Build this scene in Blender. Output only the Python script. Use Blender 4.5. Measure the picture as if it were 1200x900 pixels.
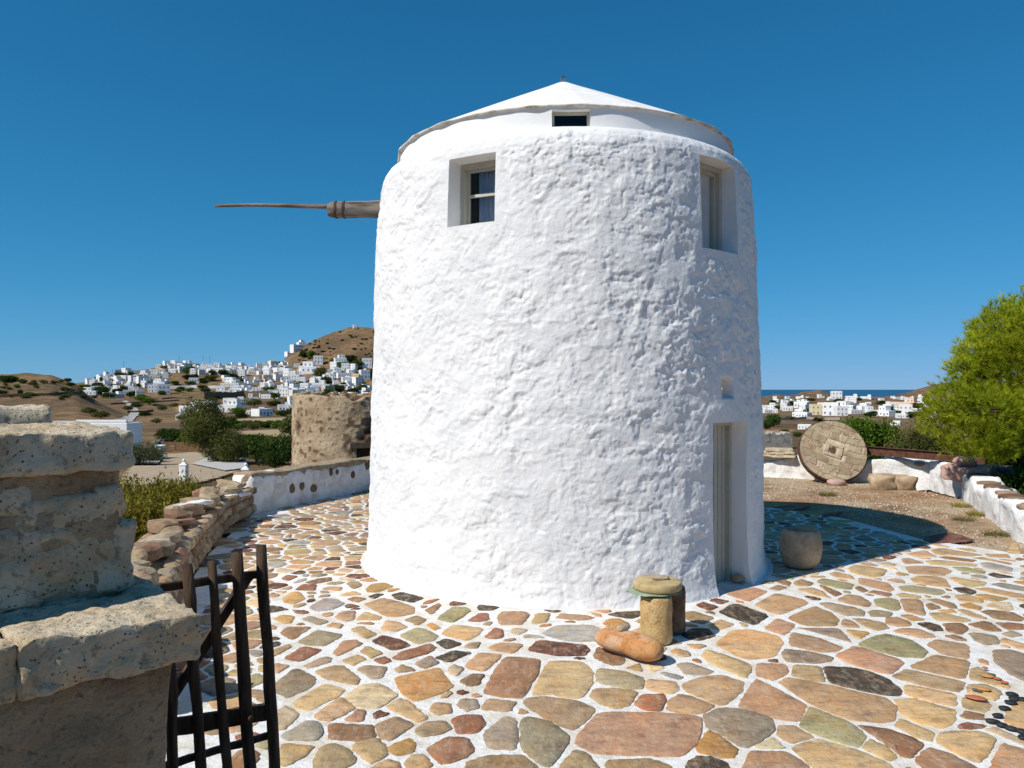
import bpy, math, random
import numpy as np
from mathutils import Vector, Matrix, Euler

# ------------------------------------------------------------------ camera, sky, sun, exposure
for o in list(bpy.data.objects): bpy.data.objects.remove(o)
SC = bpy.context.scene
COL = SC.collection
EYE = 2.3
F = 900.0           # focal length in photograph pixels (1200 wide)
cam_data = bpy.data.cameras.new('camera')
cam_data.sensor_width = 36.0
cam_data.lens = 27.0
cam_data.shift_y = 0.005
cam_data.clip_start = 0.05
cam_data.clip_end = 120000.0
cam = bpy.data.objects.new('camera', cam_data)
cam.location = (0, 0, EYE)
cam.rotation_euler = (math.radians(90), 0, 0)
COL.objects.link(cam)
SC.camera = cam

SUN_DIR = Vector((-0.834 * math.cos(math.radians(46)), -0.552 * math.cos(math.radians(46)), math.sin(math.radians(46))))
W = bpy.data.worlds.new('World')
SC.world = W
W.use_nodes = True
wn, wl = W.node_tree.nodes, W.node_tree.links
wn.clear()
sky = wn.new('ShaderNodeTexSky')
sky.sky_type = 'NISHITA'
sky.sun_disc = False
sky.sun_elevation = math.radians(46)
sky.sun_rotation = math.atan2(-0.834, -0.552)
sky.altitude = 200
sky.air_density = 0.6
sky.dust_density = 0.0
sky.ozone_density = 3.0
hs = wn.new('ShaderNodeHueSaturation')
hs.inputs['Saturation'].default_value = 1.2
# film-like response of the clear, polarised sky: one colour curve for the whole dome
sep = wn.new('ShaderNodeSeparateColor'); comb = wn.new('ShaderNodeCombineColor')
wl.new(sky.outputs[0], hs.inputs['Color'])
wl.new(hs.outputs[0], sep.inputs[0])
for ch, (c0_, k_) in enumerate(((12.0, 0.40), (3.0, 1.55), (6.0, 1.53))):
    ma = wn.new('ShaderNodeMath'); ma.operation = 'MULTIPLY_ADD'; ma.inputs[1].default_value = 1.0 / (c0_ * k_); ma.inputs[2].default_value = 1.0 / k_
    dv = wn.new('ShaderNodeMath'); dv.operation = 'DIVIDE'
    wl.new(sep.outputs[ch], ma.inputs[0]); wl.new(sep.outputs[ch], dv.inputs[0]); wl.new(ma.outputs[0], dv.inputs[1]); wl.new(dv.outputs[0], comb.inputs[ch])
bg = wn.new('ShaderNodeBackground')
bg.inputs['Strength'].default_value = 0.12
wo = wn.new('ShaderNodeOutputWorld')
wl.new(comb.outputs[0], bg.inputs['Color'])
wl.new(bg.outputs[0], wo.inputs['Surface'])

sun_data = bpy.data.lights.new('sun', 'SUN')
sun_data.energy = 4.8
sun_data.angle = math.radians(0.53)
sun_data.color = (1.0, 0.945, 0.855)
sun = bpy.data.objects.new('sun', sun_data)
sun.rotation_euler = SUN_DIR.to_track_quat('Z', 'Y').to_euler()
sun.location = (-20, -15, 30)
COL.objects.link(sun)

SC.view_settings.view_transform = 'Standard'
SC.view_settings.look = 'None'
SC.view_settings.exposure = 0.1
SC.view_settings.gamma = 1.0
SC.view_settings.use_curve_mapping = False
SC.cycles.max_bounces = 6
SC.cycles.transparent_max_bounces = 8

# ------------------------------------------------------------------ helpers
RNG = np.random.default_rng(7)
random.seed(11)

def gp(px, py, z=0.0):
    """photograph pixel -> world point on the level z"""
    d = (EYE - z) * F / (py - 456.0)
    return np.array([(px - 600.0) / F * d, d, z])

def at(px, py, d):
    return np.array([(px - 600.0) / F * d, d, EYE - (py - 456.0) / F * d])

def _hash(ix, iy, iz, seed):
    h = (ix * 374761393 + iy * 668265263 + iz * 2147483647 + seed * 1274126177) & 0xFFFFFFFF
    h = ((h ^ (h >> 13)) * 1274126177) & 0xFFFFFFFF
    h = (h ^ (h >> 16)) & 0xFFFFFFFF
    h = (h * 2246822519) & 0xFFFFFFFF
    h = (h ^ (h >> 15)) & 0xFFFFFFFF
    return h.astype(np.float64) / 4294967295.0

def vnoise(p, seed=0):
    """value noise in -1..1, p is (N,3)"""
    p = np.asarray(p, float)
    i = np.floor(p).astype(np.int64)
    f = p - i
    f = f * f * f * (f * (f * 6 - 15) + 10)
    r = 0
    for dx in (0, 1):
        wx = f[:, 0] if dx else 1 - f[:, 0]
        for dy in (0, 1):
            wy = f[:, 1] if dy else 1 - f[:, 1]
            for dz in (0, 1):
                wz = f[:, 2] if dz else 1 - f[:, 2]
                r = r + wx * wy * wz * _hash(i[:, 0] + dx, i[:, 1] + dy, i[:, 2] + dz, seed)
    return r * 2 - 1

def fbm(p, seed=0, octaves=4, gain=0.5):
    p = np.asarray(p, float)
    a, s, out, tot = 1.0, 1.0, 0, 0
    for k in range(octaves):
        out = out + a * vnoise(p * s + 17.3 * k, seed + k)
        tot += a
        a *= gain
        s *= 2.03
    return out / tot

def link(o, parent=None):
    COL.objects.link(o)
    if parent is not None:
        o.parent = parent
    return o

def tag(o, label=None, cat=None, group=None, kind=None):
    if label: o['label'] = label
    if cat: o['category'] = cat
    if group: o['group'] = group
    if kind: o['kind'] = kind
    return o

def empty(name, loc=(0, 0, 0), rz=0.0):
    o = bpy.data.objects.new(name, None)
    o.location = loc
    o.rotation_euler = (0, 0, rz)
    o.empty_display_size = 0.2
    return link(o)

def make_mesh(name, V, Fc, mat=None, smooth=False, col=None):
    me = bpy.data.meshes.new(name)
    me.from_pydata([tuple(v) for v in np.asarray(V, float)], [], [tuple(int(i) for i in f) for f in Fc])
    if smooth:
        me.polygons.foreach_set('use_smooth', [True] * len(me.polygons))
    if col is not None:
        ca = me.color_attributes.new('col', 'FLOAT_COLOR', 'POINT')
        c = np.ones((len(V), 4))
        c[:, :3] = col
        ca.data.foreach_set('color', c.ravel())
    if mat is not None:
        me.materials.append(mat)
    me.update()
    return me

def add(name, V, Fc, mat=None, parent=None, smooth=False, col=None, loc=None):
    o = bpy.data.objects.new(name, make_mesh(name, V, Fc, mat, smooth, col))
    if loc is not None: o.location = loc
    return link(o, parent)

class MB:
    def __init__(s): s.V, s.F, s.C = [], [], []; s.n = 0
    def put(s, V, Fc, col=None):
        V = np.asarray(V, float).reshape(-1, 3)
        s.V.append(V)
        s.F.extend([tuple(int(i) + s.n for i in f) for f in Fc])
        if col is not None: s.C.append(np.tile(np.asarray(col, float), (len(V), 1)) if np.ndim(col) == 1 else np.asarray(col))
        s.n += len(V)
        return s
    def build(s, name, mat, parent=None, smooth=False, loc=None):
        V = np.concatenate(s.V)
        C = np.concatenate(s.C) if s.C else None
        return add(name, V, s.F, mat, parent, smooth, C, loc)
    def mesh(s, name, mat, smooth=False):
        return make_mesh(name, np.concatenate(s.V), s.F, mat, smooth, np.concatenate(s.C) if s.C else None)

BOXF = [(0, 3, 2, 1), (4, 5, 6, 7), (0, 1, 5, 4), (1, 2, 6, 5), (2, 3, 7, 6), (3, 0, 4, 7)]
def box(c, s, rz=0.0):
    """centre, full size"""
    x, y, z = np.array(s) / 2.0
    V = np.array([(-x, -y, -z), (x, -y, -z), (x, y, -z), (-x, y, -z), (-x, -y, z), (x, -y, z), (x, y, z), (-x, y, z)])
    if rz:
        ca, sa = math.cos(rz), math.sin(rz)
        V = np.column_stack([V[:, 0] * ca - V[:, 1] * sa, V[:, 0] * sa + V[:, 1] * ca, V[:, 2]])
    return V + np.array(c), BOXF

def bbox_bevel(c, s, b, rz=0.0):
    """box with chamfered edges"""
    hx, hy, hz = np.array(s) / 2.0
    V = []
    for sx in (-1, 1):
        for sy in (-1, 1):
            for sz in (-1, 1):
                V += [(sx * hx, sy * (hy - b), sz * (hz - b)), (sx * (hx - b), sy * hy, sz * (hz - b)), (sx * (hx - b), sy * (hy - b), sz * hz)]
    V = np.array(V)
    me = bpy.data.meshes.new('tmp')
    import bmesh
    bm = bmesh.new()
    for v in V: bm.verts.new(v)
    r = bmesh.ops.convex_hull(bm, input=bm.verts)
    bm.verts.ensure_lookup_table(); bm.verts.index_update()
    VV = np.array([v.co[:] for v in bm.verts]); FF = [tuple(v.index for v in f.verts) for f in bm.faces]
    bm.free(); bpy.data.meshes.remove(me)
    if rz:
        ca, sa = math.cos(rz), math.sin(rz)
        VV = np.column_stack([VV[:, 0] * ca - VV[:, 1] * sa, VV[:, 0] * sa + VV[:, 1] * ca, VV[:, 2]])
    return VV + np.array(c), FF

def tube(pts, rad, seg=10, cap=True, wob=0.0, seed=0):
    pts = [Vector(p) for p in pts]
    n = len(pts)
    rad = [rad] * n if np.isscalar(rad) else rad
    V, Fc = [], []
    t0 = (pts[1] - pts[0]).normalized()
    a = t0.orthogonal().normalized()
    rs = np.random.default_rng(seed)
    for i in range(n):
        t = (pts[min(i + 1, n - 1)] - pts[max(i - 1, 0)]).normalized()
        a = (a - t * a.dot(t)).normalized()
        b = t.cross(a)
        for k in range(seg):
            th = 2 * math.pi * k / seg
            r = rad[i] * (1 + wob * (rs.random() - 0.5))
            V.append(pts[i] + (a * math.cos(th) + b * math.sin(th)) * r)
    for i in range(n - 1):
        for k in range(seg):
            k2 = (k + 1) % seg
            Fc.append((i * seg + k, i * seg + k2, (i + 1) * seg + k2, (i + 1) * seg + k))
    if cap:
        Fc.append(tuple(range(seg - 1, -1, -1)))
        Fc.append(tuple((n - 1) * seg + k for k in range(seg)))
    return np.array([v[:] for v in V]), Fc

def lathe(prof, seg=48, a0=0.0, cap_bottom=True, cap_top=True):
    """prof list of (r,z)"""
    V, Fc = [], []
    for r, z in prof:
        for k in range(seg):
            th = a0 + 2 * math.pi * k / seg
            V.append((r * math.cos(th), r * math.sin(th), z))
    n = len(prof)
    for i in range(n - 1):
        for k in range(seg):
            k2 = (k + 1) % seg
            Fc.append((i * seg + k, i * seg + k2, (i + 1) * seg + k2, (i + 1) * seg + k))
    if cap_bottom: Fc.append(tuple(range(seg - 1, -1, -1)))
    if cap_top: Fc.append(tuple((n - 1) * seg + k for k in range(seg)))
    return np.array(V), Fc

_ico = {}
def ico(sub):
    if sub not in _ico:
        import bmesh
        bm = bmesh.new()
        bmesh.ops.create_icosphere(bm, subdivisions=sub, radius=1.0)
        bm.verts.ensure_lookup_table()
        _ico[sub] = (np.array([v.co[:] for v in bm.verts]), [tuple(v.index for v in f.verts) for f in bm.faces])
        bm.free()
    return _ico[sub]

def rock(size, seed, sub=2, block=0.0, rough=0.12, freq=1.6):
    """uneven stone; block 0 = rounded, 1 = squarish"""
    V, Fc = ico(sub)
    V = V.copy()
    if block > 0:
        m = np.max(np.abs(V), axis=1, keepdims=True)
        cube = V / m
        V = V * (1 - block) + cube * block * 0.86
    n = fbm(V * freq + seed * 3.7, seed, 3)
    V = V * (1 + rough * n[:, None])
    s = fbm(V * 0.8 + seed * 5.1, seed + 9, 2)
    V[:, 2] *= 1 + 0.2 * s
    V = V * (np.array(size) / 2.0)
    return V, Fc

def rotz(V, a):
    ca, sa = math.cos(a), math.sin(a)
    V = np.asarray(V)
    return np.column_stack([V[:, 0] * ca - V[:, 1] * sa, V[:, 0] * sa + V[:, 1] * ca, V[:, 2]])

# ------------------------------------------------------------------ materials
def _ramp(nt, stops):
    r = nt.nodes.new('ShaderNodeValToRGB')
    e = r.color_ramp.elements
    while len(e) < len(stops): e.new(0.5)
    for el, (p, c) in zip(e, stops):
        el.position = p
        el.color = (*c, 1) if len(c) == 3 else c
    return r

def mat(name, colors, scale=3.0, rough=0.85, bump=0.3, bump_scale=20.0, bump_dist=0.01, attr=False, coord='pos',
        detail=8, speck=None, speck_scale=60.0, stretch=None, metal=0.0, pits=None, spec=0.3, two=None, attr_mix=1.0, over=None):
    """layered noise colour + noise relief. colors: list of linear colours spread over the noise range.
    attr: multiply by the 'col' attribute; pits: (scale, depth, colour) dark porous holes; two=(colors2, scale2, amount)"""
    m = bpy.data.materials.new(name)
    m.use_nodes = True
    nt = m.node_tree
    N, L = nt.nodes, nt.links
    b = N['Principled BSDF']
    b.inputs['Roughness'].default_value = rough
    b.inputs['Metallic'].default_value = metal
    b.inputs['Specular IOR Level'].default_value = spec
    if coord == 'pos':
        src = N.new('ShaderNodeNewGeometry').outputs['Position']
    else:
        tc = N.new('ShaderNodeTexCoord')
        oi = N.new('ShaderNodeObjectInfo')
        ad = N.new('ShaderNodeVectorMath'); ad.operation = 'ADD'
        ml = N.new('ShaderNodeMath'); ml.operation = 'MULTIPLY'; ml.inputs[1].default_value = 37.0
        L.new(oi.outputs['Random'], ml.inputs[0])
        L.new(tc.outputs['Object'], ad.inputs[0]); L.new(ml.outputs[0], ad.inputs[1])
        src = ad.outputs[0]
    if stretch:
        mp = N.new('ShaderNodeMapping')
        mp.inputs['Scale'].default_value = stretch
        L.new(src, mp.inputs['Vector'])
        src = mp.outputs[0]
    def noise(sc, det=detail, rg=0.6):
        n = N.new('ShaderNodeTexNoise')
        n.inputs['Scale'].default_value = sc
        n.inputs['Detail'].default_value = det
        n.inputs['Roughness'].default_value = rg
        L.new(src, n.inputs['Vector'])
        return n
    k = len(colors)
    n1 = noise(scale)
    lo, hi = 0.34, 0.66
    r = _ramp(nt, [(lo + (hi - lo) * i / max(1, k - 1), c) for i, c in enumerate(colors)] if k > 1 else [(0, colors[0]), (1, colors[0])])
    L.new(n1.outputs['Fac'], r.inputs[0])
    c = r.outputs[0]
    def mix(fac, a, bb, blend='MIX'):
        mx = N.new('ShaderNodeMix'); mx.data_type = 'RGBA'; mx.blend_type = blend
        if isinstance(fac, (int, float)): mx.inputs[0].default_value = fac
        else: L.new(fac, mx.inputs[0])
        for sock, v in ((mx.inputs[6], a), (mx.inputs[7], bb)):
            if isinstance(v, tuple): sock.default_value = (*v, 1)
            else: L.new(v, sock)
        return mx.outputs[2]
    if two:
        n2 = noise(two[1]); 
        r2 = _ramp(nt, [(0.5, (0, 0, 0)), (0.62, (two[2],) * 3)])
        L.new(n2.outputs['Fac'], r2.inputs[0])
        c = mix(r2.outputs[0], c, two[0])
    if speck:
        n3 = noise(speck_scale, 4, 0.7)
        r3 = _ramp(nt, [(0.53, (0, 0, 0)), (0.66, (0.75,) * 3)])
        L.new(n3.outputs['Fac'], r3.inputs[0])
        c = mix(r3.outputs[0], c, speck)
    if attr:
        at_ = N.new('ShaderNodeAttribute'); at_.attribute_name = 'col'
        c = mix(attr_mix, c, at_.outputs['Color'], 'MULTIPLY')
    if over:
        for oc, osc, oam, ost in over:
            mp2 = N.new('ShaderNodeMapping'); mp2.inputs['Scale'].default_value = ost; L.new(src, mp2.inputs['Vector'])
            n4 = N.new('ShaderNodeTexNoise'); n4.inputs['Scale'].default_value = osc; n4.inputs['Detail'].default_value = 8; n4.inputs['Roughness'].default_value = 0.7
            L.new(mp2.outputs[0], n4.inputs['Vector'])
            r4 = _ramp(nt, [(0.5, (0, 0, 0)), (0.68, (oam,) * 3)]); L.new(n4.outputs['Fac'], r4.inputs[0])
            c = mix(r4.outputs[0], c, oc)
    h = noise(bump_scale, 8, 0.65).outputs['Fac']
    if pits:
        vo = N.new('ShaderNodeTexVoronoi'); vo.inputs['Scale'].default_value = pits[0]
        vo.inputs['Randomness'].default_value = 1.0
        wv = N.new('ShaderNodeVectorMath'); wv.operation = 'ADD'
        nw = noise(pits[0] * 0.7, 3)
        sc_ = N.new('ShaderNodeVectorMath'); sc_.operation = 'SCALE'; sc_.inputs['Scale'].default_value = 0.9 / pits[0]
        L.new(nw.outputs['Color'], sc_.inputs[0]); L.new(src, wv.inputs[0]); L.new(sc_.outputs[0], wv.inputs[1])
        L.new(wv.outputs[0], vo.inputs['Vector'])
        rp = _ramp(nt, [(0.12, (1, 1, 1)), (0.26, (0, 0, 0))])
        L.new(vo.outputs['Distance'], rp.inputs[0])
        # only some of the cells are holes
        rc = N.new('ShaderNodeMath'); rc.operation = 'GREATER_THAN'; rc.inputs[1].default_value = pits[3] if len(pits) > 3 else 0.45
        sep = N.new('ShaderNodeSeparateColor'); L.new(vo.outputs['Color'], sep.inputs[0]); L.new(sep.outputs[0], rc.inputs[0])
        ng = noise(pits[0] * 0.11, 3)
        rg_ = _ramp(nt, [(0.42, (0, 0, 0)), (0.58, (1, 1, 1))]); L.new(ng.outputs['Fac'], rg_.inputs[0])
        mg = N.new('ShaderNodeMath'); mg.operation = 'MULTIPLY'; L.new(rp.outputs[0], mg.inputs[0]); L.new(rg_.outputs[0], mg.inputs[1])
        mu = N.new('ShaderNodeMath'); mu.operation = 'MULTIPLY'
        L.new(mg.outputs[0], mu.inputs[0]); L.new(rc.outputs[0], mu.inputs[1])
        c = mix(mu.outputs[0], c, pits[2])
        sb = N.new('ShaderNodeMath'); sb.operation = 'MULTIPLY_ADD'; sb.inputs[1].default_value = -pits[1]
        L.new(mu.outputs[0], sb.inputs[0]); L.new(h, sb.inputs[2])
        h = sb.outputs[0]
    L.new(c, b.inputs['Base Color'])
    if bump:
        bp = N.new('ShaderNodeBump')
        bp.inputs['Strength'].default_value = bump
        bp.inputs['Distance'].default_value = bump_dist
        L.new(h, bp.inputs['Height'])
        L.new(bp.outputs[0], b.inputs['Normal'])
    return m

def leaf_mat(name, c1, c2, trans=0.35, scale=1.5):
    m = bpy.data.materials.new(name); m.use_nodes = True
    nt = m.node_tree; N, L = nt.nodes, nt.links
    out = N['Material Output']
    N.remove(N['Principled BSDF'])
    geo = N.new('ShaderNodeNewGeometry')
    n = N.new('ShaderNodeTexNoise'); n.inputs['Scale'].default_value = scale; n.inputs['Detail'].default_value = 4
    L.new(geo.outputs['Position'], n.inputs['Vector'])
    r = _ramp(nt, [(0.35, c1), (0.65, c2)])
    L.new(n.outputs['Fac'], r.inputs[0])
    at_ = N.new('ShaderNodeAttribute'); at_.attribute_name = 'col'
    mx = N.new('ShaderNodeMix'); mx.data_type = 'RGBA'; mx.blend_type = 'MULTIPLY'; mx.inputs[0].default_value = 1.0
    L.new(r.outputs[0], mx.inputs[6]); L.new(at_.outputs['Color'], mx.inputs[7])
    d = N.new('ShaderNodeBsdfDiffuse'); t = N.new('ShaderNodeBsdfTranslucent')
    L.new(mx.outputs[2], d.inputs['Color']); L.new(mx.outputs[2], t.inputs['Color'])
    ms = N.new('ShaderNodeMixShader'); ms.inputs[0].default_value = trans
    L.new(d.outputs[0], ms.inputs[1]); L.new(t.outputs[0], ms.inputs[2])
    L.new(ms.outputs[0], out.inputs['Surface'])
    return m

def glass_mat(name, tint=(0.8, 0.84, 0.88), refl=0.0):
    m = bpy.data.materials.new(name); m.use_nodes = True
    nt = m.node_tree; N, L = nt.nodes, nt.links
    out = N['Material Output']; N.remove(N['Principled BSDF'])
    tr = N.new('ShaderNodeBsdfTransparent'); tr.inputs['Color'].default_value = (*tint, 1)
    gl = N.new('ShaderNodeBsdfGlossy'); gl.inputs['Roughness'].default_value = 0.02
    fr = N.new('ShaderNodeFresnel'); fr.inputs['IOR'].default_value = 1.3
    ma = N.new('ShaderNodeMath'); ma.operation = 'ADD'; ma.inputs[1].default_value = refl
    L.new(fr.outputs[0], ma.inputs[0])
    ms = N.new('ShaderNodeMixShader')
    L.new(ma.outputs[0], ms.inputs[0]); L.new(tr.outputs[0], ms.inputs[1]); L.new(gl.outputs[0], ms.inputs[2])
    L.new(ms.outputs[0], out.inputs['Surface'])
    return m

M = {}
M['plaster'] = mat('whitewashed_plaster', [(0.69, 0.695, 0.705), (0.765, 0.765, 0.77), (0.79, 0.79, 0.79)], 1.3, 0.9, 0.55, 20.0, 0.02, spec=0.2,
                   two=((0.68, 0.69, 0.70), 5.0, 0.35))
M['plaster_smooth'] = mat('smooth_white_render', [(0.78, 0.78, 0.78), (0.84, 0.84, 0.83)], 2.0, 0.9, 0.25, 30.0, 0.01, spec=0.2)
M['roof'] = mat('white_cement_roof', [(0.70, 0.69, 0.68), (0.8, 0.79, 0.77)], 3.0, 0.9, 0.3, 18.0, 0.01, spec=0.2, two=((0.55, 0.52, 0.48), 6.0, 0.4))
M['eave'] = mat('weathered_eave_mortar', [(0.32, 0.25, 0.17), (0.6, 0.56, 0.5), (0.72, 0.7, 0.66)], 7.0, 0.95, 0.6, 40.0, 0.01)
M['joint'] = mat('white_painted_joint', [(0.6, 0.575, 0.53), (0.75, 0.74, 0.72), (0.79, 0.785, 0.77)], 9.0, 0.85, 0.8, 30.0, 0.02, spec=0.2,
                 two=((0.58, 0.47, 0.32), 2.3, 0.5))
M['slab'] = mat('paving_stone', [(0.62, 0.58, 0.54), (0.98, 0.96, 0.94), (1.12, 1.08, 1.0), (1.35, 1.28, 1.15)], 5.0, 0.85, 0.8, 30.0, 0.015, attr=True, detail=12,
                speck=(0.68, 0.62, 0.56), speck_scale=26.0, two=((1.3, 0.98, 0.62), 2.6, 0.5),
                over=[((0.36, 0.2, 0.09), 5.0, 0.6, (1, 2.2, 1)), ((0.55, 0.47, 0.36), 9.0, 0.45, (2.0, 0.8, 1)), ((0.12, 0.085, 0.06), 7.0, 0.45, (0.7, 2.5, 1))])
M['paint_blue'] = mat('grey_cream_joinery', [(0.44, 0.42, 0.35), (0.5, 0.48, 0.4)], 4.0, 0.5, 0.15, 60.0, 0.002)
M['glass'] = glass_mat('window_glass')
M['dark'] = mat('painted_room_dark', [(0.02, 0.02, 0.022)], 3, 0.9, 0)  # near-black colour standing in for the unlit inside of the mill
M['curtain_dark'] = mat('dark_mesh_curtain', [(0.09, 0.08, 0.07), (0.13, 0.115, 0.1)], 3, 0.95, 0)
M['curtain'] = mat('white_curtain', [(0.75, 0.75, 0.78), (0.8, 0.8, 0.82)], 3, 0.95, 0)
M['wood_grey'] = mat('weathered_grey_wood', [(0.05, 0.042, 0.035), (0.19, 0.165, 0.14), (0.27, 0.24, 0.21)], 5.0, 0.9, 0.8, 30.0, 0.01, stretch=(0.35, 3, 3))
M['wood_dark'] = mat('dark_gate_wood', [(0.02, 0.012, 0.008), (0.06, 0.035, 0.02), (0.11, 0.068, 0.04)], 12.0, 0.75, 0.9, 40.0, 0.01, stretch=(3, 3, 0.35))
M['iron'] = mat('rusty_iron', [(0.05, 0.022, 0.014), (0.1, 0.04, 0.025), (0.13, 0.06, 0.04)], 9.0, 0.8, 0.5, 50.0, 0.005)
M['porous'] = mat('porous_yellow_stone', [(0.44, 0.27, 0.11), (0.56, 0.37, 0.16), (0.6, 0.44, 0.23)], 12.0, 0.95, 1.0, 50.0, 0.012, pits=(75.0, 1.2, (0.2, 0.115, 0.05), 0.3))
M['disc'] = mat('round_cap_stone', [(0.3, 0.22, 0.11), (0.42, 0.32, 0.16), (0.48, 0.38, 0.22)], 8.0, 0.95, 0.5, 50.0, 0.006)
M['redstone'] = mat('dark_red_column_stone', [(0.07, 0.045, 0.03), (0.16, 0.09, 0.06), (0.25, 0.17, 0.11)], 8.0, 0.95, 0.8, 40.0, 0.01, pits=(40.0, 1.5, (0.05, 0.03, 0.02), 0.5))
M['slate'] = mat('green_slate', [(0.2, 0.27, 0.17), (0.3, 0.37, 0.25)], 7.0, 0.8, 0.4, 40.0, 0.005)
M['orange'] = mat('orange_boulder', [(0.36, 0.16, 0.055), (0.48, 0.22, 0.08), (0.5, 0.29, 0.13)], 7.0, 0.8, 0.7, 30.0, 0.012, two=((0.55, 0.43, 0.32), 4.0, 0.6), speck=(0.2, 0.09, 0.05), speck_scale=30)
M['pebble'] = mat('grey_tan_pebble', [(0.28, 0.21, 0.14), (0.42, 0.35, 0.26)], 20.0, 0.9, 0.4, 60.0, 0.004)
M['mortar_stone'] = mat('carved_mortar_stone', [(0.32, 0.225, 0.14), (0.44, 0.325, 0.21), (0.5, 0.39, 0.27)], 6.0, 0.95, 0.6, 40.0, 0.008, two=((0.2, 0.15, 0.11), 4.0, 0.5))
M['tuff'] = mat('grey_porous_tuff', [(0.42, 0.34, 0.23), (0.57, 0.48, 0.345), (0.64, 0.55, 0.41)], 7.0, 0.95, 0.8, 26.0, 0.03, pits=(70.0, 0.9, (0.09, 0.075, 0.06), 0.3), two=((0.5, 0.37, 0.22), 3.0, 0.6), speck=(0.2, 0.17, 0.13), speck_scale=30)
M['mud'] = mat('brown_mud_mortar', [(0.29, 0.21, 0.13), (0.44, 0.33, 0.21), (0.52, 0.41, 0.28)], 5.0, 1.0, 1.0, 26.0, 0.05, speck=(0.15, 0.11, 0.08), speck_scale=40)
M['rubble'] = mat('rubble_stone', [(0.6, 0.55, 0.5), (1.0, 0.95, 0.9), (1.2, 1.1, 1.0)], 6.0, 0.95, 0.8, 25.0, 0.02, attr=True)
M['whitewall'] = mat('old_whitewash', [(0.62, 0.6, 0.57), (0.78, 0.775, 0.77), (0.82, 0.82, 0.82)], 4.0, 0.95, 0.8, 14.0, 0.03, two=((0.4, 0.32, 0.23), 3.2, 0.35))
M['ruin'] = mat('ruined_mill_plaster', [(0.26, 0.19, 0.12), (0.42, 0.325, 0.21), (0.48, 0.385, 0.26)], 1.4, 1.0, 1.0, 9.0, 0.05, speck=(0.22, 0.15, 0.09), speck_scale=8)
M['millstone'] = mat('millstone_blocks', [(0.6, 0.52, 0.42), (0.95, 0.9, 0.82), (1.15, 1.08, 0.98)], 7.0, 0.95, 0.8, 30.0, 0.02, attr=True, pits=(30, 0.8, (0.4, 0.34, 0.28), 0.45), coord='obj', speck=(0.6, 0.55, 0.5), speck_scale=35)
M['gravel'] = mat('straw_gravel_ground', [(0.16, 0.09, 0.045), (0.3, 0.2, 0.115), (0.4, 0.3, 0.19), (0.42, 0.34, 0.24)], 1.1, 1.0, 1.0, 22.0, 0.03, speck=(0.5, 0.43, 0.33), speck_scale=38,
                  two=((0.29, 0.135, 0.055), 0.45, 0.85))
M['bits'] = mat('gravel_bits', [(0.8, 0.8, 0.8), (1.1, 1.1, 1.1)], 9.0, 1.0, 0.3, 40.0, 0.004, attr=True)
M['pinkrock'] = mat('pink_painted_rock', [(0.4, 0.24, 0.2), (0.52, 0.36, 0.31)], 5.0, 0.95, 0.5, 25.0, 0.01)
M['bark'] = mat('tree_bark', [(0.06, 0.04, 0.025), (0.14, 0.1, 0.07)], 8.0, 1.0, 0.8, 25.0, 0.02)
M['pine'] = leaf_mat('pine_needles', (0.26, 0.32, 0.02), (0.46, 0.5, 0.035), 0.45, 0.9)
M['leaf'] = leaf_mat('broad_leaves', (0.075, 0.14, 0.018), (0.14, 0.22, 0.03), 0.3, 2.0)
M['leaf_dark'] = leaf_mat('dark_leaves', (0.035, 0.062, 0.014), (0.065, 0.105, 0.024), 0.25, 2.0)
M['leaf_olive'] = leaf_mat('olive_leaves', (0.085, 0.1, 0.028), (0.15, 0.16, 0.045), 0.3, 1.0)
M['leaf_yellow'] = leaf_mat('yellow_green_brush', (0.17, 0.15, 0.025), (0.3, 0.26, 0.045), 0.3, 2.0)
M['dry'] = leaf_mat('dry_twigs', (0.25, 0.15, 0.08), (0.38, 0.26, 0.15), 0.2, 2.0)
M['house'] = mat('white_house_wall', [(0.72, 0.72, 0.72), (0.81, 0.81, 0.8)], 0.3, 0.9, 0, attr=True)
M['pane'] = mat('far_window', [(0.1, 0.13, 0.17), (0.2, 0.23, 0.26)], 0.6, 0.3, 0, attr=False)
M['shutter'] = mat('blue_shutter', [(0.1, 0.18, 0.33), (0.16, 0.24, 0.38)], 0.6, 0.6, 0)
M['fence'] = mat('brown_timber_fence', [(0.16, 0.08, 0.035), (0.26, 0.14, 0.06)], 6.0, 0.8, 0.3, 20.0, 0.005)
M['concrete'] = mat('pale_concrete', [(0.4, 0.39, 0.37), (0.5, 0.49, 0.46)], 1.5, 0.95, 0.3, 10.0, 0.01)
M['yard'] = mat('beige_gravel_yard', [(0.33, 0.25, 0.165), (0.42, 0.33, 0.23)], 0.8, 1.0, 0.5, 14.0, 0.01)
M['road'] = mat('pale_lane', [(0.3, 0.28, 0.25), (0.38, 0.36, 0.33)], 0.3, 0.95, 0)
M['sea'] = mat('sea_water', [(0.012, 0.075, 0.16), (0.016, 0.09, 0.18)], 0.002, 0.45, 0, spec=0.25)
# ------------------------------------------------------------------ terrain
SEA_Z = -60.0
def interp_cols(px, table):
    xs = [c[0] for c in table]
    return np.interp(px, xs, [c[1] for c in table])

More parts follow.
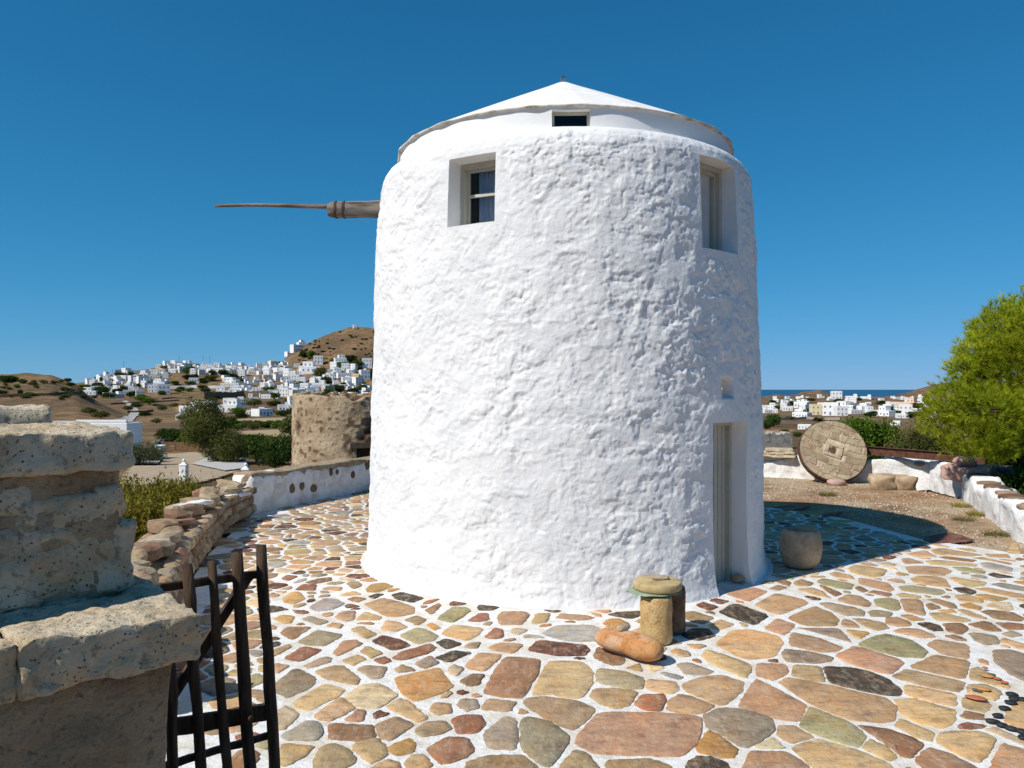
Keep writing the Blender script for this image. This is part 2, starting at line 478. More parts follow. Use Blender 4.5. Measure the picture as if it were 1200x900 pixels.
RIDGE = [(-400, 452), (60, 452), (105, 446), (150, 435), (200, 427.5), (250, 428), (300, 431), (325, 425), (345, 408), (370, 395), (400, 386),
         (415, 383), (437, 384), (480, 392), (560, 425), (640, 450), (2000, 455)]
BROWN = [(-400, 430), (-60, 433), (0, 438), (30, 436.5), (60, 439), (90, 451), (120, 463), (150, 472), (180, 480), (2000, 482)]
D_L = [0, 10, 14, 20, 25, 40, 57, 80, 120, 180, 260, 350, 450, 600, 700, 800, 900, 1000, 1100, 1400, 2000, 3000, 6000]
D_R = [0, 10, 18, 21, 25, 40, 60, 100, 200, 300, 450, 700, 1000, 1300, 1420, 1600, 2000, 3000, 6000]
def z_from_row(row, d): return EYE - (row - 456.0) / F * d

def prof_left(px, d):
    px = np.asarray(px, float); d = np.asarray(d, float)
    ridge = interp_cols(px, RIDGE)
    hill = np.clip((px - 320) / 60.0, 0, 1)          # 1 where the steep hill stands
    br = interp_cols(px, BROWN)
    isbr = np.clip((150 - px) / 60.0, 0, 1)
    rows = {}
    Z = []
    Z.append(np.full_like(px, -0.15)); Z.append(np.full_like(px, -0.15)); Z.append(np.full_like(px, -0.3))
    Z.append(np.full_like(px, -0.75)); Z.append(np.full_like(px, -1.05)); Z.append(np.full_like(px, -1.75)); Z.append(np.full_like(px, -2.35))
    for dd, row in ((80, 517), (120, 508), (180, 500)): Z.append(np.full_like(px, z_from_row(row, dd)))
    Z.append(z_from_row(492 * (1 - isbr) + 474 * isbr, 260))
    Z.append(z_from_row(485 * (1 - isbr) + br * isbr, 350))
    Z.append(z_from_row(480 * (1 - isbr) + (br + 14) * isbr, 450))
    Z.append(z_from_row(474 * (1 - hill) + 474 * hill, 600))
    Z.append(z_from_row(np.maximum(467.0, ridge), 700))
    Z.append(z_from_row(np.maximum((458 - 4 * hill), ridge), 800))
    Z.append(z_from_row(np.maximum(ridge + (8 + 24 * hill), ridge), 900))
    Z.append(z_from_row(ridge + hill * 14, 1000))
    Z.append(z_from_row(ridge + (1 - hill) * 4, 1100))
    z11 = Z[-1]
    Z.append(z11 * 0.3 - 12); Z.append(np.full_like(px, -80.0)); Z.append(np.full_like(px, -95.0)); Z.append(np.full_like(px, -110.0))
    Z = np.array(Z)
    return _lin(D_L, Z, d)

def _lin(D, Z, d):
    D = np.array(D, float)
    i = np.clip(np.searchsorted(D, d, side='right') - 1, 0, len(D) - 2)
    t = (d - D[i]) / (D[i + 1] - D[i])
    t = np.clip(t, 0, 1)
    j = np.arange(len(d))
    return Z[i, j] * (1 - t) + Z[i + 1, j] * t

def prof_right(px, d):
    px = np.asarray(px, float)
    Z = [np.full_like(px, v) for v in (-0.15, -0.15, -0.18, -0.3, -0.55)]
    for dd, row in ((40, 517), (60, 511), (100, 505), (200, 498), (300, 493), (450, 487), (700, 478), (1000, 470), (1300, 465)):
        Z.append(np.full_like(px, z_from_row(row, dd)))
    Z += [np.full_like(px, v) for v in (-14.0, -45.0, -80.0, -95.0, -110.0)]
    return _lin(D_R, np.array(Z), d)

def terrain_z(x, y):
    x = np.atleast_1d(np.asarray(x, float)); y = np.atleast_1d(np.asarray(y, float))
    front = y > 0.35 * np.abs(x)
    ys = np.where(front, np.maximum(y, 1e-3), np.maximum(0.35 * np.abs(x), 1e-3))
    px = np.clip(600 + F * x / ys, -700, 2200)
    d = np.where(front, y, np.hypot(x, y) * 0.6)
    wl_ = np.clip((720 - px) / 240.0, 0, 1)
    zl = prof_left(px, d); zr = prof_right(px, d)
    # rocky bumps and the headland on the right
    def bump(pc, w, dc, dw, h):
        return h * np.exp(-((px - pc) / w) ** 2) * np.exp(-((d - dc) / dw) ** 2)
    zr = zr + bump(955, 15, 1240, 70, 10.5) + bump(940, 9, 1230, 60, 5) + bump(968, 10, 1240, 60, 4.0) + bump(909, 9, 1250, 60, 6.0) + bump(925, 8, 1260, 60, 3)
    zr = zr + bump(1130, 55, 1330, 120, 24) + bump(1085, 22, 1330, 90, 6) + bump(1200, 60, 1330, 120, 26)
    z = zl * wl_ + zr * (1 - wl_)
    n = fbm(np.column_stack([x / 60.0, y / 60.0, np.zeros_like(x)]), 3, 4)
    n2 = fbm(np.column_stack([x / 9.0, y / 9.0, np.zeros_like(x)]), 5, 3)
    amp = np.clip((d - 60) / 400.0, 0, 1)
    return z + n * amp * 2.2 + n2 * np.clip((d - 18) / 40, 0, 1) * 0.15 + n2 * np.clip((d - 900) / 200, 0, 1) * 1.6

def build_terrain():
    ang = np.concatenate([np.linspace(-180, -46, 34, endpoint=False), np.linspace(-46, 46, 330, endpoint=False), np.linspace(46, 180, 35)])
    ang = np.radians(ang[:-1])
    rr = np.concatenate([np.array([3.0, 6, 9, 11, 13]), np.geomspace(14.5, 1500, 210), np.array([1650, 1900, 2400, 3200, 6000])])
    A, Rr = np.meshgrid(ang, rr)
    # radial distance measured so that depth, not range, follows the profile in view
    X = np.sin(A) * Rr; Y = np.cos(A) * Rr
    Z = terrain_z(X.ravel(), Y.ravel()).reshape(X.shape)
    V = np.column_stack([X.ravel(), Y.ravel(), Z.ravel()])
    na, nr = len(ang), len(rr)
    Fc = []
    for i in range(nr - 1):
        for k in range(na):
            k2 = (k + 1) % na
            Fc.append((i * na + k, (i + 1) * na + k, (i + 1) * na + k2, i * na + k2))
    V = np.vstack([V, [[0, 0, -0.15]]])
    for k in range(na): Fc.append((nr * na, k, (k + 1) % na))
    m = bpy.data.materials.new('dry_island_ground'); m.use_nodes = True
    nt = m.node_tree; N, L = nt.nodes, nt.links
    b = N['Principled BSDF']; b.inputs['Roughness'].default_value = 1.0; b.inputs['Specular IOR Level'].default_value = 0.1
    g = N.new('ShaderNodeNewGeometry')
    def noise(sc, det=6, st=None):
        n = N.new('ShaderNodeTexNoise'); n.inputs['Scale'].default_value = sc; n.inputs['Detail'].default_value = det; n.inputs['Roughness'].default_value = 0.62
        s = g.outputs['Position']
        if st:
            mp = N.new('ShaderNodeMapping'); mp.inputs['Scale'].default_value = st; L.new(s, mp.inputs[0]); s = mp.outputs[0]
        L.new(s, n.inputs['Vector']); return n.outputs['Fac']
    def ramp(f, st):
        r = _ramp(nt, st); L.new(f, r.inputs[0]); return r.outputs[0]
    def mix(f, a, c):
        mx = N.new('ShaderNodeMix'); mx.data_type = 'RGBA'
        L.new(f, mx.inputs[0])
        for s, v in ((mx.inputs[6], a), (mx.inputs[7], c)):
            if isinstance(v, tuple): s.default_value = (*v, 1)
            else: L.new(v, s)
        return mx.outputs[2]
    base = ramp(noise(0.02, 12, (1, 0.45, 1)), [(0.36, (0.09, 0.06, 0.036)), (0.45, (0.155, 0.094, 0.05)), (0.56, (0.25, 0.148, 0.073)), (0.66, (0.16, 0.12, 0.06))])
    scrub = ramp(noise(0.14, 10), [(0.46, (0, 0, 0)), (0.58, (0.8,) * 3)])
    c = mix(scrub, base, (0.085, 0.07, 0.04))
    rockm = ramp(noise(0.25, 6), [(0.56, (0, 0, 0)), (0.66, (0.6,) * 3)])
    c = mix(rockm, c, (0.26, 0.19, 0.13))
    L.new(c, b.inputs['Base Color'])
    bp = N.new('ShaderNodeBump'); bp.inputs['Strength'].default_value = 0.8; bp.inputs['Distance'].default_value = 0.6
    L.new(noise(0.6, 8), bp.inputs['Height']); L.new(bp.outputs[0], b.inputs['Normal'])
    tag(add('ground', V, Fc, m, smooth=True), 'dry brown island terrain running out to the hills', kind='structure')
build_terrain()

# sea: one sheet, finely cut near the shore
def build_sea():
    R = [1450, 1800, 2500, 4000, 8000, 16000, 40000, 90000]
    A = np.radians(np.linspace(-75, 75, 40))
    V = [(math.sin(a) * r, math.cos(a) * r, SEA_Z) for r in R for a in A]
    n = len(A)
    Fc = [(i * n + k, i * n + k + 1, (i + 1) * n + k + 1, (i + 1) * n + k) for i in range(len(R) - 1) for k in range(n - 1)]
    Fc = [f[::-1] for f in Fc]
    tag(add('sea', V, Fc, M['sea']), 'blue sea reaching the horizon beyond the coastal village', kind='structure')
build_sea()

# ------------------------------------------------------------------ pavement of painted crazy paving
MILL = np.array([0.716, 10.746])     # centre of the mill
PAVE = np.array([(-1.2, 3.1), (-1.95, 4.3), (-2.5, 5.4), (-3.15, 7.0), (-3.8, 9.0), (-4.25, 10.8), (-4.75, 14.0), (-4.1, 15.6), (-3.2, 17.0), (0, 17.3), (3.0, 16.0),
                 (5.0, 14.95), (5.9, 13.7), (6.27, 11.8), (7.1, 10.72), (9.0, 10.0), (9.0, 0.4), (-1.2, 0.4)])

TC = dict(T=(0.49, 0.335, 0.185), P=(0.45, 0.28, 0.17), B=(0.25, 0.145, 0.08), G=(0.31, 0.25, 0.18), D=(0.055, 0.043, 0.033), R=(0.29, 0.125, 0.075),
          V=(0.33, 0.31, 0.17), O=(0.46, 0.27, 0.1), L=(0.58, 0.47, 0.31), M=(0.12, 0.045, 0.032), S=(0.33, 0.32, 0.3), C=(0.5, 0.27, 0.17), A=(0.37, 0.26, 0.148))

# stones of the near pavement: origin of the tile, then colour code and outline (units of 1/7.5 of a photograph pixel)
TILES = [((880, 660), '''T 35 370 220 270 450 320 495 355 240 460;B 220 160 300 150 345 175 330 205;G 175 225 230 195 310 215 240 240;A 390 170 440 148 540 180 500 200 400 195
T 415 235 540 222 620 255 700 310 560 280;V 590 160 640 140 890 185 870 235 640 195;B 595 195 690 225 795 270 730 290;T 700 100 740 80 870 110 900 145 760 130
T 860 50 920 20 1190 60 1150 110 1050 125 900 85;P 955 135 1010 140 1200 180 1250 230 1200 250 960 180;B 920 220 950 205 1020 240 980 258;B 1045 260 1090 245 1230 270 1200 295
P 770 330 850 280 960 295 1040 350 1020 385 860 355;V 1090 320 1220 305 1290 330 1310 395 1260 420 1110 375;G 605 360 680 352 900 395 980 425 985 465 800 455
P 335 480 560 380 700 440 755 490 745 550 490 550 430 530;P 810 500 880 515 950 565 810 555;A 900 490 1000 495 1160 530 1200 570 1100 590 1020 560
G 1050 430 1100 415 1240 440 1200 470 1060 470;O 840 590 1040 615 950 665;P 125 575 230 490 380 545 330 600 285 632;G 415 570 540 575 740 575 780 590 880 700 690 640
P 350 690 370 615 580 660 800 740 740 775 600 780 360 725;G 295 800 310 765 520 790 700 830 690 860 560 880 320 865
V 945 720 1100 645 1200 630 1400 680 1530 770 1500 830 1290 820 1100 765;P 757 817 922 735 1342 866 1215 982 900 890;T -300 712 -165 592 0 585 240 645 270 705 195 817 0 847 -120 817'''),
((780, 680), '''C 540 120 775 65 890 100 730 190;M 395 180 440 163 545 185 480 210;M 280 225 330 200 450 235 380 265;D 485 280 590 212 650 215 895 310 780 395 560 320
T 370 405 480 350 595 390 470 435;A 150 290 240 275 410 330 320 385 200 350;D 160 480 230 430 370 430 420 490 300 530 200 510
T 330 670 370 615 580 690 730 745 740 790 690 860 600 820 400 730;T 50 635 100 612 190 635 205 665 140 670;G 105 745 200 730 410 800 330 830 180 825'''),
((880, 780), '''P 60 -10 300 -5 315 60 205 130 60 90;T 370 90 385 5 600 15 640 140 520 130;D 640 15 900 30 1060 65 1200 130 1310 215 1290 255 1180 260 900 200 720 155
T 255 155 345 110 700 185 1000 255 1170 290 1260 360 1240 480 1150 500 860 470 560 350;P 50 125 150 170 470 345 430 460 380 490 220 465 0 390 -100 365 0 190
V 440 540 520 380 560 385 860 510 990 610 940 710 820 690 560 595;A 250 540 380 540 540 630 340 680 250 610;L 60 710 190 640 270 715 250 728 70 725
P 10 765 310 770 500 900 480 1000 -100 1000;T 370 735 480 685 620 655 900 740 1200 860 1250 950 700 1000 560 890;B 940 530 1200 570 1400 640 1500 700 1400 805 1320 790 1200 685
T 1000 730 1050 655 1200 730 1260 800 1200 830'''),
((1040, 780), '''A 190 15 420 -85 712 -35 670 120;T 50 105 180 40 670 145 620 230 380 190;T 165 185 220 185 590 260 575 355 360 310 180 260
T 70 305 240 300 480 370 580 400 570 480 480 550 280 505 140 425;T 85 540 120 475 380 590 370 660 240 620;T 450 670 480 605 640 590 830 600 940 655 850 800 780 850 560 740
P 270 830 380 735 520 775 760 890 800 980 400 1000;P 1010 690 1200 750 1400 830 1300 1000 860 1000;G 937 -135 1080 -135 1200 -97 1310 -40 1290 150 1200 135 1080 75 960 -30
T 740 40 800 20 1060 170 1040 195 740 120;T 720 185 860 175 985 235 940 310 720 250;T 670 300 720 275 900 340 850 410 680 370;B 660 450 690 410 830 435 820 470 680 465
R 630 530 700 505 850 530 800 555 650 555;T 1075 420 1160 320 1300 330 1300 600 1200 580 1040 490;L 880 570 960 555 1200 660 1200 700 1100 660'''),
((720, 780), '''T 610 170 780 105 950 92 1130 150 1090 240 960 345 880 335 640 225;G 800 450 900 395 1000 385 1200 410 1370 480 1390 560 1300 640 1180 710 1110 710 960 610 820 530
T 285 180 310 130 520 150 555 215 480 245 320 215;R 190 340 260 270 440 265 430 320 400 395 280 385;P 470 390 500 310 580 260 700 295 860 355 760 415 620 415
P -340 690 -290 600 -140 430 0 415 500 430 740 450 755 550 700 680 590 795 300 785 -140 775;O 745 720 830 575 940 640 1070 740 1030 800 950 805 760 765
D 650 870 740 810 850 815 980 860 970 980 640 980;A -50 840 300 830 470 880 480 980 -50 980'''),
((560, 780), '''T 1000 265 1040 215 1200 212 1390 240 1320 345 1200 375 1080 330;B 60 240 75 190 180 10 240 -65 380 -60 540 -45 520 60 390 285 200 272;T 40 385 95 305 320 325 270 400
A 410 340 450 285 600 280 850 310 1020 385 960 460 830 570 600 460;G 385 480 470 460 640 510 790 620 770 680 630 890 540 860 390 710;G 70 600 240 455 330 480 340 640 320 735 100 720
A -80 850 100 805 370 795 500 890 560 1000 -100 1000;A 740 890 860 750 960 790 1040 900 1000 1000 760 1000'''),
((600, 700), '''G 755 650 800 635 1000 665 1150 720 1130 800 1000 805 760 745;T 185 860 300 600 340 565 450 560 620 575 700 650 690 750 620 870 560 890 350 850;T 175 230 215 150 330 145 300 220
P 395 185 440 148 650 165 710 185 600 200;S 270 320 400 250 700 250 800 300 780 380 600 390 420 370;M 145 470 240 382 640 430 670 470 620 512 400 510;D 850 155 950 135 1120 125 1130 160 1040 185
O 820 230 860 200 940 198 1020 240 960 270 850 260;B 735 530 760 440 850 480 980 540 960 590 870 595'''),
((460, 680), '''P 940 320 970 285 1160 285 1190 310 1130 390 940 385;P 860 590 950 560 1140 570 1050 640 900 615;D 0 130 80 105 270 155 180 195 40 165;T -245 215 -80 160 60 195 180 240 175 295 40 318 -50 315
B 290 265 400 205 425 225 350 300;V 395 340 530 240 640 245 680 270 600 330 530 370;R 675 355 770 295 830 300 840 345 760 365;A 125 350 210 318 285 350 220 395;O 305 395 350 380 415 415 370 440
V 75 490 210 420 300 440 390 490 360 525 220 560;T 445 465 530 400 640 405 790 430 730 490 650 530 490 490;R 820 500 900 425 965 440 960 500 900 515;D 400 550 470 520 600 560 480 605
M -170 540 -85 490 60 530 150 575 0 615;R 10 690 80 640 320 565 370 600 310 640 110 700;D 390 680 540 625 690 640 500 720;G 210 735 330 670 395 730 290 775;T 650 750 760 645 960 665 810 800 690 780
P 30 790 90 750 190 795 60 810;L 495 790 540 750 610 780 560 840 510 820'''),
((400, 780), '''O 475 110 860 25 890 80 965 180 880 240 650 310 545 240;B 1060 140 1150 85 1250 90 1200 160 1130 180;G 150 40 210 10 390 20 350 100 270 115;P 495 40 560 0 640 45 520 60
L 40 280 180 180 330 170 490 260 330 370 150 365;T 405 370 520 295 600 330 750 460 660 495;A 320 530 480 455 620 530 430 655 340 620;M 285 430 330 400 410 430 300 465;P 40 480 140 400 205 410 180 490
T 110 725 170 680 320 655 360 710 390 790 250 860;O 430 720 580 650 640 690 620 750 530 785 450 760;G 660 580 750 510 900 500 960 560 850 600 720 620;B 775 740 930 640 1110 650 1150 760 1000 840 880 855
T 575 850 640 800 720 800 775 880 700 960 600 930;A 790 390 830 340 940 350 960 410 850 430;G 1030 350 1060 305 1180 310 1190 370 1100 400;R 990 480 1080 445 1220 450 1240 520 1170 590 1020 590
P 880 280 940 235 970 245 930 280;M 1015 240 1060 225 1120 240 1060 255;L 945 60 970 10 1050 20 1060 60 980 95;T 290 900 400 840 500 880 480 980 280 960'''),
((310, 780), '''T 450 60 620 10 700 20 830 120 800 170 560 115;B 585 530 640 525 940 535 955 630 830 665 590 640;A 450 860 500 730 620 700 730 760 780 840 640 940 460 930
G 100 170 250 40 300 40 440 120 400 190 210 280 110 230;T 270 320 520 170 690 215 640 270 400 390 290 370;T 450 440 640 300 690 305 780 380 590 480 500 475
S 160 620 370 500 460 510 495 590 440 655 220 650;L 110 430 180 360 290 440 180 550 110 560;T 130 790 170 700 420 720 330 800 180 885 130 860'''),
((320, 670), '''R 85 60 130 35 205 45 140 78;O 95 240 160 185 230 185 270 240 180 285 110 270;S 330 315 450 240 560 250 620 285 520 330 400 345;B 295 95 400 65 500 50 505 80 360 108;R 205 160 260 120 375 120 360 165
P 445 155 490 140 600 140 580 168;O 830 150 870 110 970 100 1050 130 920 180 840 178;D 850 220 900 200 970 200 890 238;B 660 245 720 225 810 240 740 268;M 640 300 680 290 750 310 650 318
O 20 420 80 385 180 400 150 450 100 455;G 260 420 330 395 480 440 400 470;A 555 400 600 360 720 350 700 420 640 435;T 735 425 810 355 945 400 920 425;T 485 480 530 455 605 470 580 498
B 80 540 130 490 330 490 170 600;G 230 620 390 520 610 560 450 650 300 640;A 690 510 780 485 900 550 820 590;R 115 760 260 665 420 695 240 790;P 535 710 620 620 720 605 770 640 580 740
G 290 825 440 755 510 765 480 800 330 845;A 780 700 830 660 950 715 860 760;T 620 780 740 735 800 770 700 825;R 890 780 980 755 1030 790 960 810;A 10 690 130 645 150 665 10 745;P 10 870 20 815 130 835 40 890
T 955 510 1000 430 1090 450 1165 485 1080 525'''),
((1040, 640), '''T 180 70 330 40 430 100 230 90;T 390 40 470 20 830 80 700 90 430 75;T 130 115 190 108 320 150 150 155;T 330 130 450 125 780 160 760 180 400 165;B 460 100 520 92 780 125 720 140 530 115
P 165 185 280 178 490 190 560 225 480 260 200 240;T 220 290 270 265 420 265 500 290 550 365 400 350 240 320;V 110 360 220 350 470 385 490 410 440 430 140 395;T 90 430 150 420 280 445 240 462 130 450
P 115 470 280 475 305 500 330 600 300 610 160 575;A 360 475 430 465 580 510 600 545 540 545;B 340 520 380 508 460 545 370 560;O 460 570 560 560 600 585 500 585;T 370 590 500 590 730 650 650 668 440 655
O 125 615 200 608 320 650 220 655;P 0 640 80 630 180 670 190 700 80 705 0 680;D 270 685 360 675 440 700 480 740 400 745;P 60 755 150 730 270 735 380 780 400 800 280 805;B 500 690 650 685 700 730 640 775 540 750
T 360 870 435 825 705 870 705 990 495 952;B 515 795 600 790 690 830 600 825;V 580 190 700 195 850 225 830 245 660 225;S 740 265 800 255 870 275 840 288;D 895 255 940 240 1100 275 980 280
S 820 155 880 145 1090 190 1080 225 980 215 860 190;T 760 110 830 100 1080 150 1070 165 900 130;T 865 70 1050 75 1070 105 900 95;T 550 285 600 278 860 320 830 350 700 362 620 320;D 595 375 680 368 770 400 740 425 640 405
T 780 380 900 372 1200 430 1250 470 1000 430;O 780 435 850 428 1050 465 960 480 860 475;T 600 440 700 432 820 470 820 500 650 490;O 650 520 720 508 820 540 800 565 700 545;L 880 525 930 495 1080 500 1090 560 1000 575
B 840 580 900 568 1100 590 1190 640 1150 660 960 640;T 620 570 680 565 880 640 760 630;B 720 690 850 665 900 675 1000 745 880 745;G 730 775 800 770 940 795 970 850 860 870 770 820;B 970 680 1080 680 1190 690 1180 730 1060 735
G 1020 775 1090 752 1170 785 1090 800;T 1000 840 1030 815 1200 870 1250 920 1150 900;S 920 340 1000 325 1200 360 1230 400 1060 375''')]

def in_poly(P, poly):
    P = np.atleast_2d(P)
    x, y = P[:, 0], P[:, 1]
    c = np.zeros(len(P), bool)
    n = len(poly)
    j = n - 1
    for i in range(n):
        xi, yi = poly[i]; xj, yj = poly[j]
        hit = ((yi > y) != (yj > y)) & (x < (xj - xi) * (y - yi) / ((yj - yi) if yj != yi else 1e-12) + xi)
        c ^= hit
        j = i
    return c

def poly_area(p):
    x, y = p[:, 0], p[:, 1]
    return 0.5 * np.sum(x * np.roll(y, -1) - y * np.roll(x, -1))

def inset(poly, w):
    """shrink a convex-ish ccw polygon by clipping with its own edges moved inward"""
    out = [tuple(p) for p in poly]
    n = len(poly)
    for i in range(n):
        a, b = poly[i], poly[(i + 1) % n]
        e = b - a
        l = np.hypot(*e)
        if l < 1e-6: continue
        nn = np.array([-e[1], e[0]]) / l
        out = clip(out, nn, np.dot(nn, a) + w)
        if len(out) < 3: return None
    return np.array(out)

def clip(poly, n, c):
    """keep n.p >= c"""
    res = []
    m = len(poly)
    for i in range(m):
        p, q = poly[i], poly[(i + 1) % m]
        dp = n[0] * p[0] + n[1] * p[1] - c; dq = n[0] * q[0] + n[1] * q[1] - c
        if dp >= 0: res.append(p)
        if (dp >= 0) != (dq >= 0):
            t = dp / (dp - dq)
            res.append((p[0] + (q[0] - p[0]) * t, p[1] + (q[1] - p[1]) * t))
    return res

def soften(poly, it=2, k=0.25, jitter=0.004, step=0.05, rs=None):
    p = np.asarray(poly, float)
    for _ in range(it):
        q = np.roll(p, -1, axis=0)
        kk = k if _ == 0 else 0.25
        p = np.stack([p * (1 - kk) + q * kk, p * kk + q * (1 - kk)], 1).reshape(-1, 2)
    # resample evenly
    seg = np.roll(p, -1, axis=0) - p
    ln = np.hypot(seg[:, 0], seg[:, 1])
    tot = ln.sum()
    n = int(np.clip(tot / step, 12, 44))
    s = np.linspace(0, tot, n, endpoint=False)
    cum = np.concatenate([[0], np.cumsum(ln)])
    pp = np.vstack([p, p[:1]])
    r = np.column_stack([np.interp(s, cum, pp[:, 0]), np.interp(s, cum, pp[:, 1])])
    return r + (rs.random((n, 2)) - 0.5) * 2 * jitter

def build_pavement():
    rs = np.random.default_rng(21)
    stones = []
    for (ox, oy), txt in TILES:
        for item in txt.replace('\n', ';').split(';'):
            w = item.split()
            pts = np.array([float(v) for v in w[1:]]).reshape(-1, 2) / 7.5 + np.array([ox, oy])
            g = np.array([gp(x, y)[:2] for x, y in pts])
            if poly_area(g) < 0: g = g[::-1]
            c = g.mean(0)
            if any(in_poly(c, s[0])[0] or in_poly(s[0].mean(0), g)[0] for s in stones): continue
            # push the outline off the mill's foot
            if np.hypot(*(c - MILL)) < 2.72: continue
            gc = g.mean(0); gl = np.hypot(*(g - gc).T)[:, None]; g = gc + (g - gc) * (1 + 0.026 / np.maximum(gl, 0.08))
            stones.append((g, np.array(TC[w[0]])))
    traced = len(stones)
    # helper seeds along the traced outlines
    sub = []
    for g, _ in stones:
        c = g.mean(0)
        for i in range(len(g)):
            a, b = g[i], g[(i + 1) % len(g)]
            m = max(2, int(np.hypot(*(b - a)) / 0.07))
            for t in np.arange(m) / m:
                p = a + (b - a) * t
                v = c - p
                l = np.hypot(*v)
                sub.append(p + v / max(l, 1e-6) * min(0.03, l * 0.5))
    sub = np.array(sub)
    seeds, rad = [], []
    cand = np.column_stack([rs.uniform(-5.2, 9.1, 42000), rs.uniform(0.5, 17.4, 42000)])
    ok = in_poly(cand, PAVE) & (np.hypot(cand[:, 0] - MILL[0], cand[:, 1] - MILL[1]) > 2.83)
    # not inside the gatepost
    cand = cand[ok]
    dsub = np.array([np.min((sub[:, 0] - p[0]) ** 2 + (sub[:, 1] - p[1]) ** 2) for p in cand]) ** 0.5
    inside = np.zeros(len(cand), bool)
    for g, _ in stones: inside |= in_poly(cand, g)
    cand, dsub = cand[~inside], dsub[~inside]
    S = np.zeros((0, 2)); Rr = np.zeros(0)
    for p, ds in zip(cand, dsub):
        big = p[1] < 8 and p[0] > 0.5
        r = rs.choice([0.07, 0.12, 0.16, 0.21] if not big else [0.08, 0.18, 0.25, 0.32], p=[0.25, 0.3, 0.28, 0.17])
        if ds < (0.085 if r > 0.1 else 0.07): continue
        if len(S):
            d = np.hypot(S[:, 0] - p[0], S[:, 1] - p[1])
            if np.any(d < (r + Rr) * 0.93): continue
        S = np.vstack([S, p]); Rr = np.append(Rr, r)
    allp = np.vstack([S, sub])
    rall = np.concatenate([Rr, np.full(len(sub), -1.0)])
    pal = [TC[k] for k in 'TTTTPPBAAGGVROLDSTM']
    for i, p in enumerate(S):
        d2 = (allp[:, 0] - p[0]) ** 2 + (allp[:, 1] - p[1]) ** 2
        idx = np.argsort(d2)[1:60]
        poly = [(p[0] - .7, p[1] - .7), (p[0] + .7, p[1] - .7), (p[0] + .7, p[1] + .7), (p[0] - .7, p[1] + .7)]
        for j in idx:
            q = allp[j]
            v = p - q
            if rall[j] >= 0:   # power bisector
                L2 = v @ v
                t = 0.5 + (rall[j] ** 2 - Rr[i] ** 2) / (2 * L2)
                mid = q + v * np.clip(t, 0.15, 0.85)
            else:
                mid = (p + q) / 2
            nv = v / np.hypot(*v)
            poly = clip(poly, nv, nv @ mid)
            if len(poly) < 3: break
        if len(poly) < 3: continue
        # keep off the mill and off the border
        v = p - MILL; l = np.hypot(*v); nv = v / l
        poly = clip(poly, nv, nv @ MILL + 2.76)
        if len(poly) < 3: continue
        poly = np.array(poly)
        if poly_area(poly) < 0: poly = poly[::-1]
        g = inset(poly, rs.uniform(0.016, 0.028) if p[1] < 9 else rs.uniform(0.02, 0.034))
        if g is None or len(g) < 3 or abs(poly_area(g)) < 0.0035: continue
        if not np.all(in_poly(g * 0.97 + g.mean(0) * 0.03, PAVE)):
            if rs.random() < 0.5: continue
        col = np.array(pal[rs.integers(len(pal))])
        stones.append((g, col))
    # meshes
    built = []
    for n, (g, col) in enumerate(stones):
        col = np.clip(col * rs.uniform(0.8, 1.2) * (1 + (rs.random(3) - 0.5) * 0.12), 0.01, 0.8)
        o = soften(g, 1, 0.1 if n < traced else rs.uniform(0.06, 0.13), 0.007, 0.03, rs)
        c = o.mean(0)
        h = rs.uniform(0.004, 0.010)
        tilt = (rs.random(2) - 0.5) * 0.014
        m = len(o)
        lay = []
        for k, z in ((1.0, -0.01), (0.99, h * 0.6), (0.97, h)):
            q = c + (o - c) * k
            zz = z + (((q - c) @ tilt) if z > 0 else 0)
            lay.append(np.column_stack([q, np.full(m, 0.0) + zz]))
        mid = c + (o - c) * 0.55
        zz = h + (mid - c) @ tilt + (rs.random(m) - 0.5) * 0.003
        lay.append(np.column_stack([mid, zz]))
        V = np.vstack(lay + [np.array([[c[0], c[1], h + 0.002]])])
        Fc = []
        for r in range(3):
            for k in range(m):
                k2 = (k + 1) % m
                Fc.append((r * m + k, r * m + k2, (r + 1) * m + k2, (r + 1) * m + k))
        for k in range(m): Fc.append((3 * m + k, 3 * m + (k + 1) % m, 4 * m))
        if c[1] > 0.5:
            xs = 600 + F * o[:, 0] / o[:, 1]; ys = 456 + F * EYE / o[:, 1]
            vis = (xs.max() > 190) and xs.min() < 1200 and ys.min() < 900
            ar = abs(poly_area(np.column_stack([xs, ys]))) if vis else 0
        else: ar = 0
        built.append((ar, V, Fc, col, n))
    pv = np.column_stack([PAVE, np.zeros(len(PAVE))])
    pb = np.column_stack([PAVE, np.full(len(PAVE), -0.12)])
    n = len(PAVE)
    pave = tag(add('pavement', np.vstack([pv, pb]), [tuple(range(n))[::-1]] + [(i, (i + 1) % n, n + (i + 1) % n, n + i) for i in range(n)], M['joint']),
               'courtyard paving with white painted joints', kind='structure')
    built.sort(key=lambda b: -b[0])
    rest = MB()
    for k, (ar, V, Fc, col, nn) in enumerate(built):
        if k < 298:
            c = V.mean(0); c[2] = 0
            add('paving_stone', V - c, Fc, M['slab'], pave, True, col, loc=c)
        else:
            rest.put(V, Fc, col)
    tag(rest.build('paving_stones', M['slab'], pave, True), kind='stuff')
    # black sea pebbles set around the mosaic panel
    for i, (x, y, l) in enumerate([(1095, 272, .09), (1120, 310, .09), (1085, 345, .09), (1030, 395, .085), (970, 460, .085), (925, 510, .1), (1005, 543, .075), (1085, 573, .085), (1185, 600, .08), (1190, 318, .07), (1195, 655, .07)]):
        p = gp(1040 + x / 7.5, 780 + y / 7.5)
        V, Fc = rock((l, 0.06, 0.03), 40 + i, 2, 0.0, 0.1)
        V = rotz(V, rs.uniform(-0.7, 0.2))
        add('mosaic_pebble', V, Fc, M['blackpeb'], pave, True, loc=(p[0], p[1], 0.018))
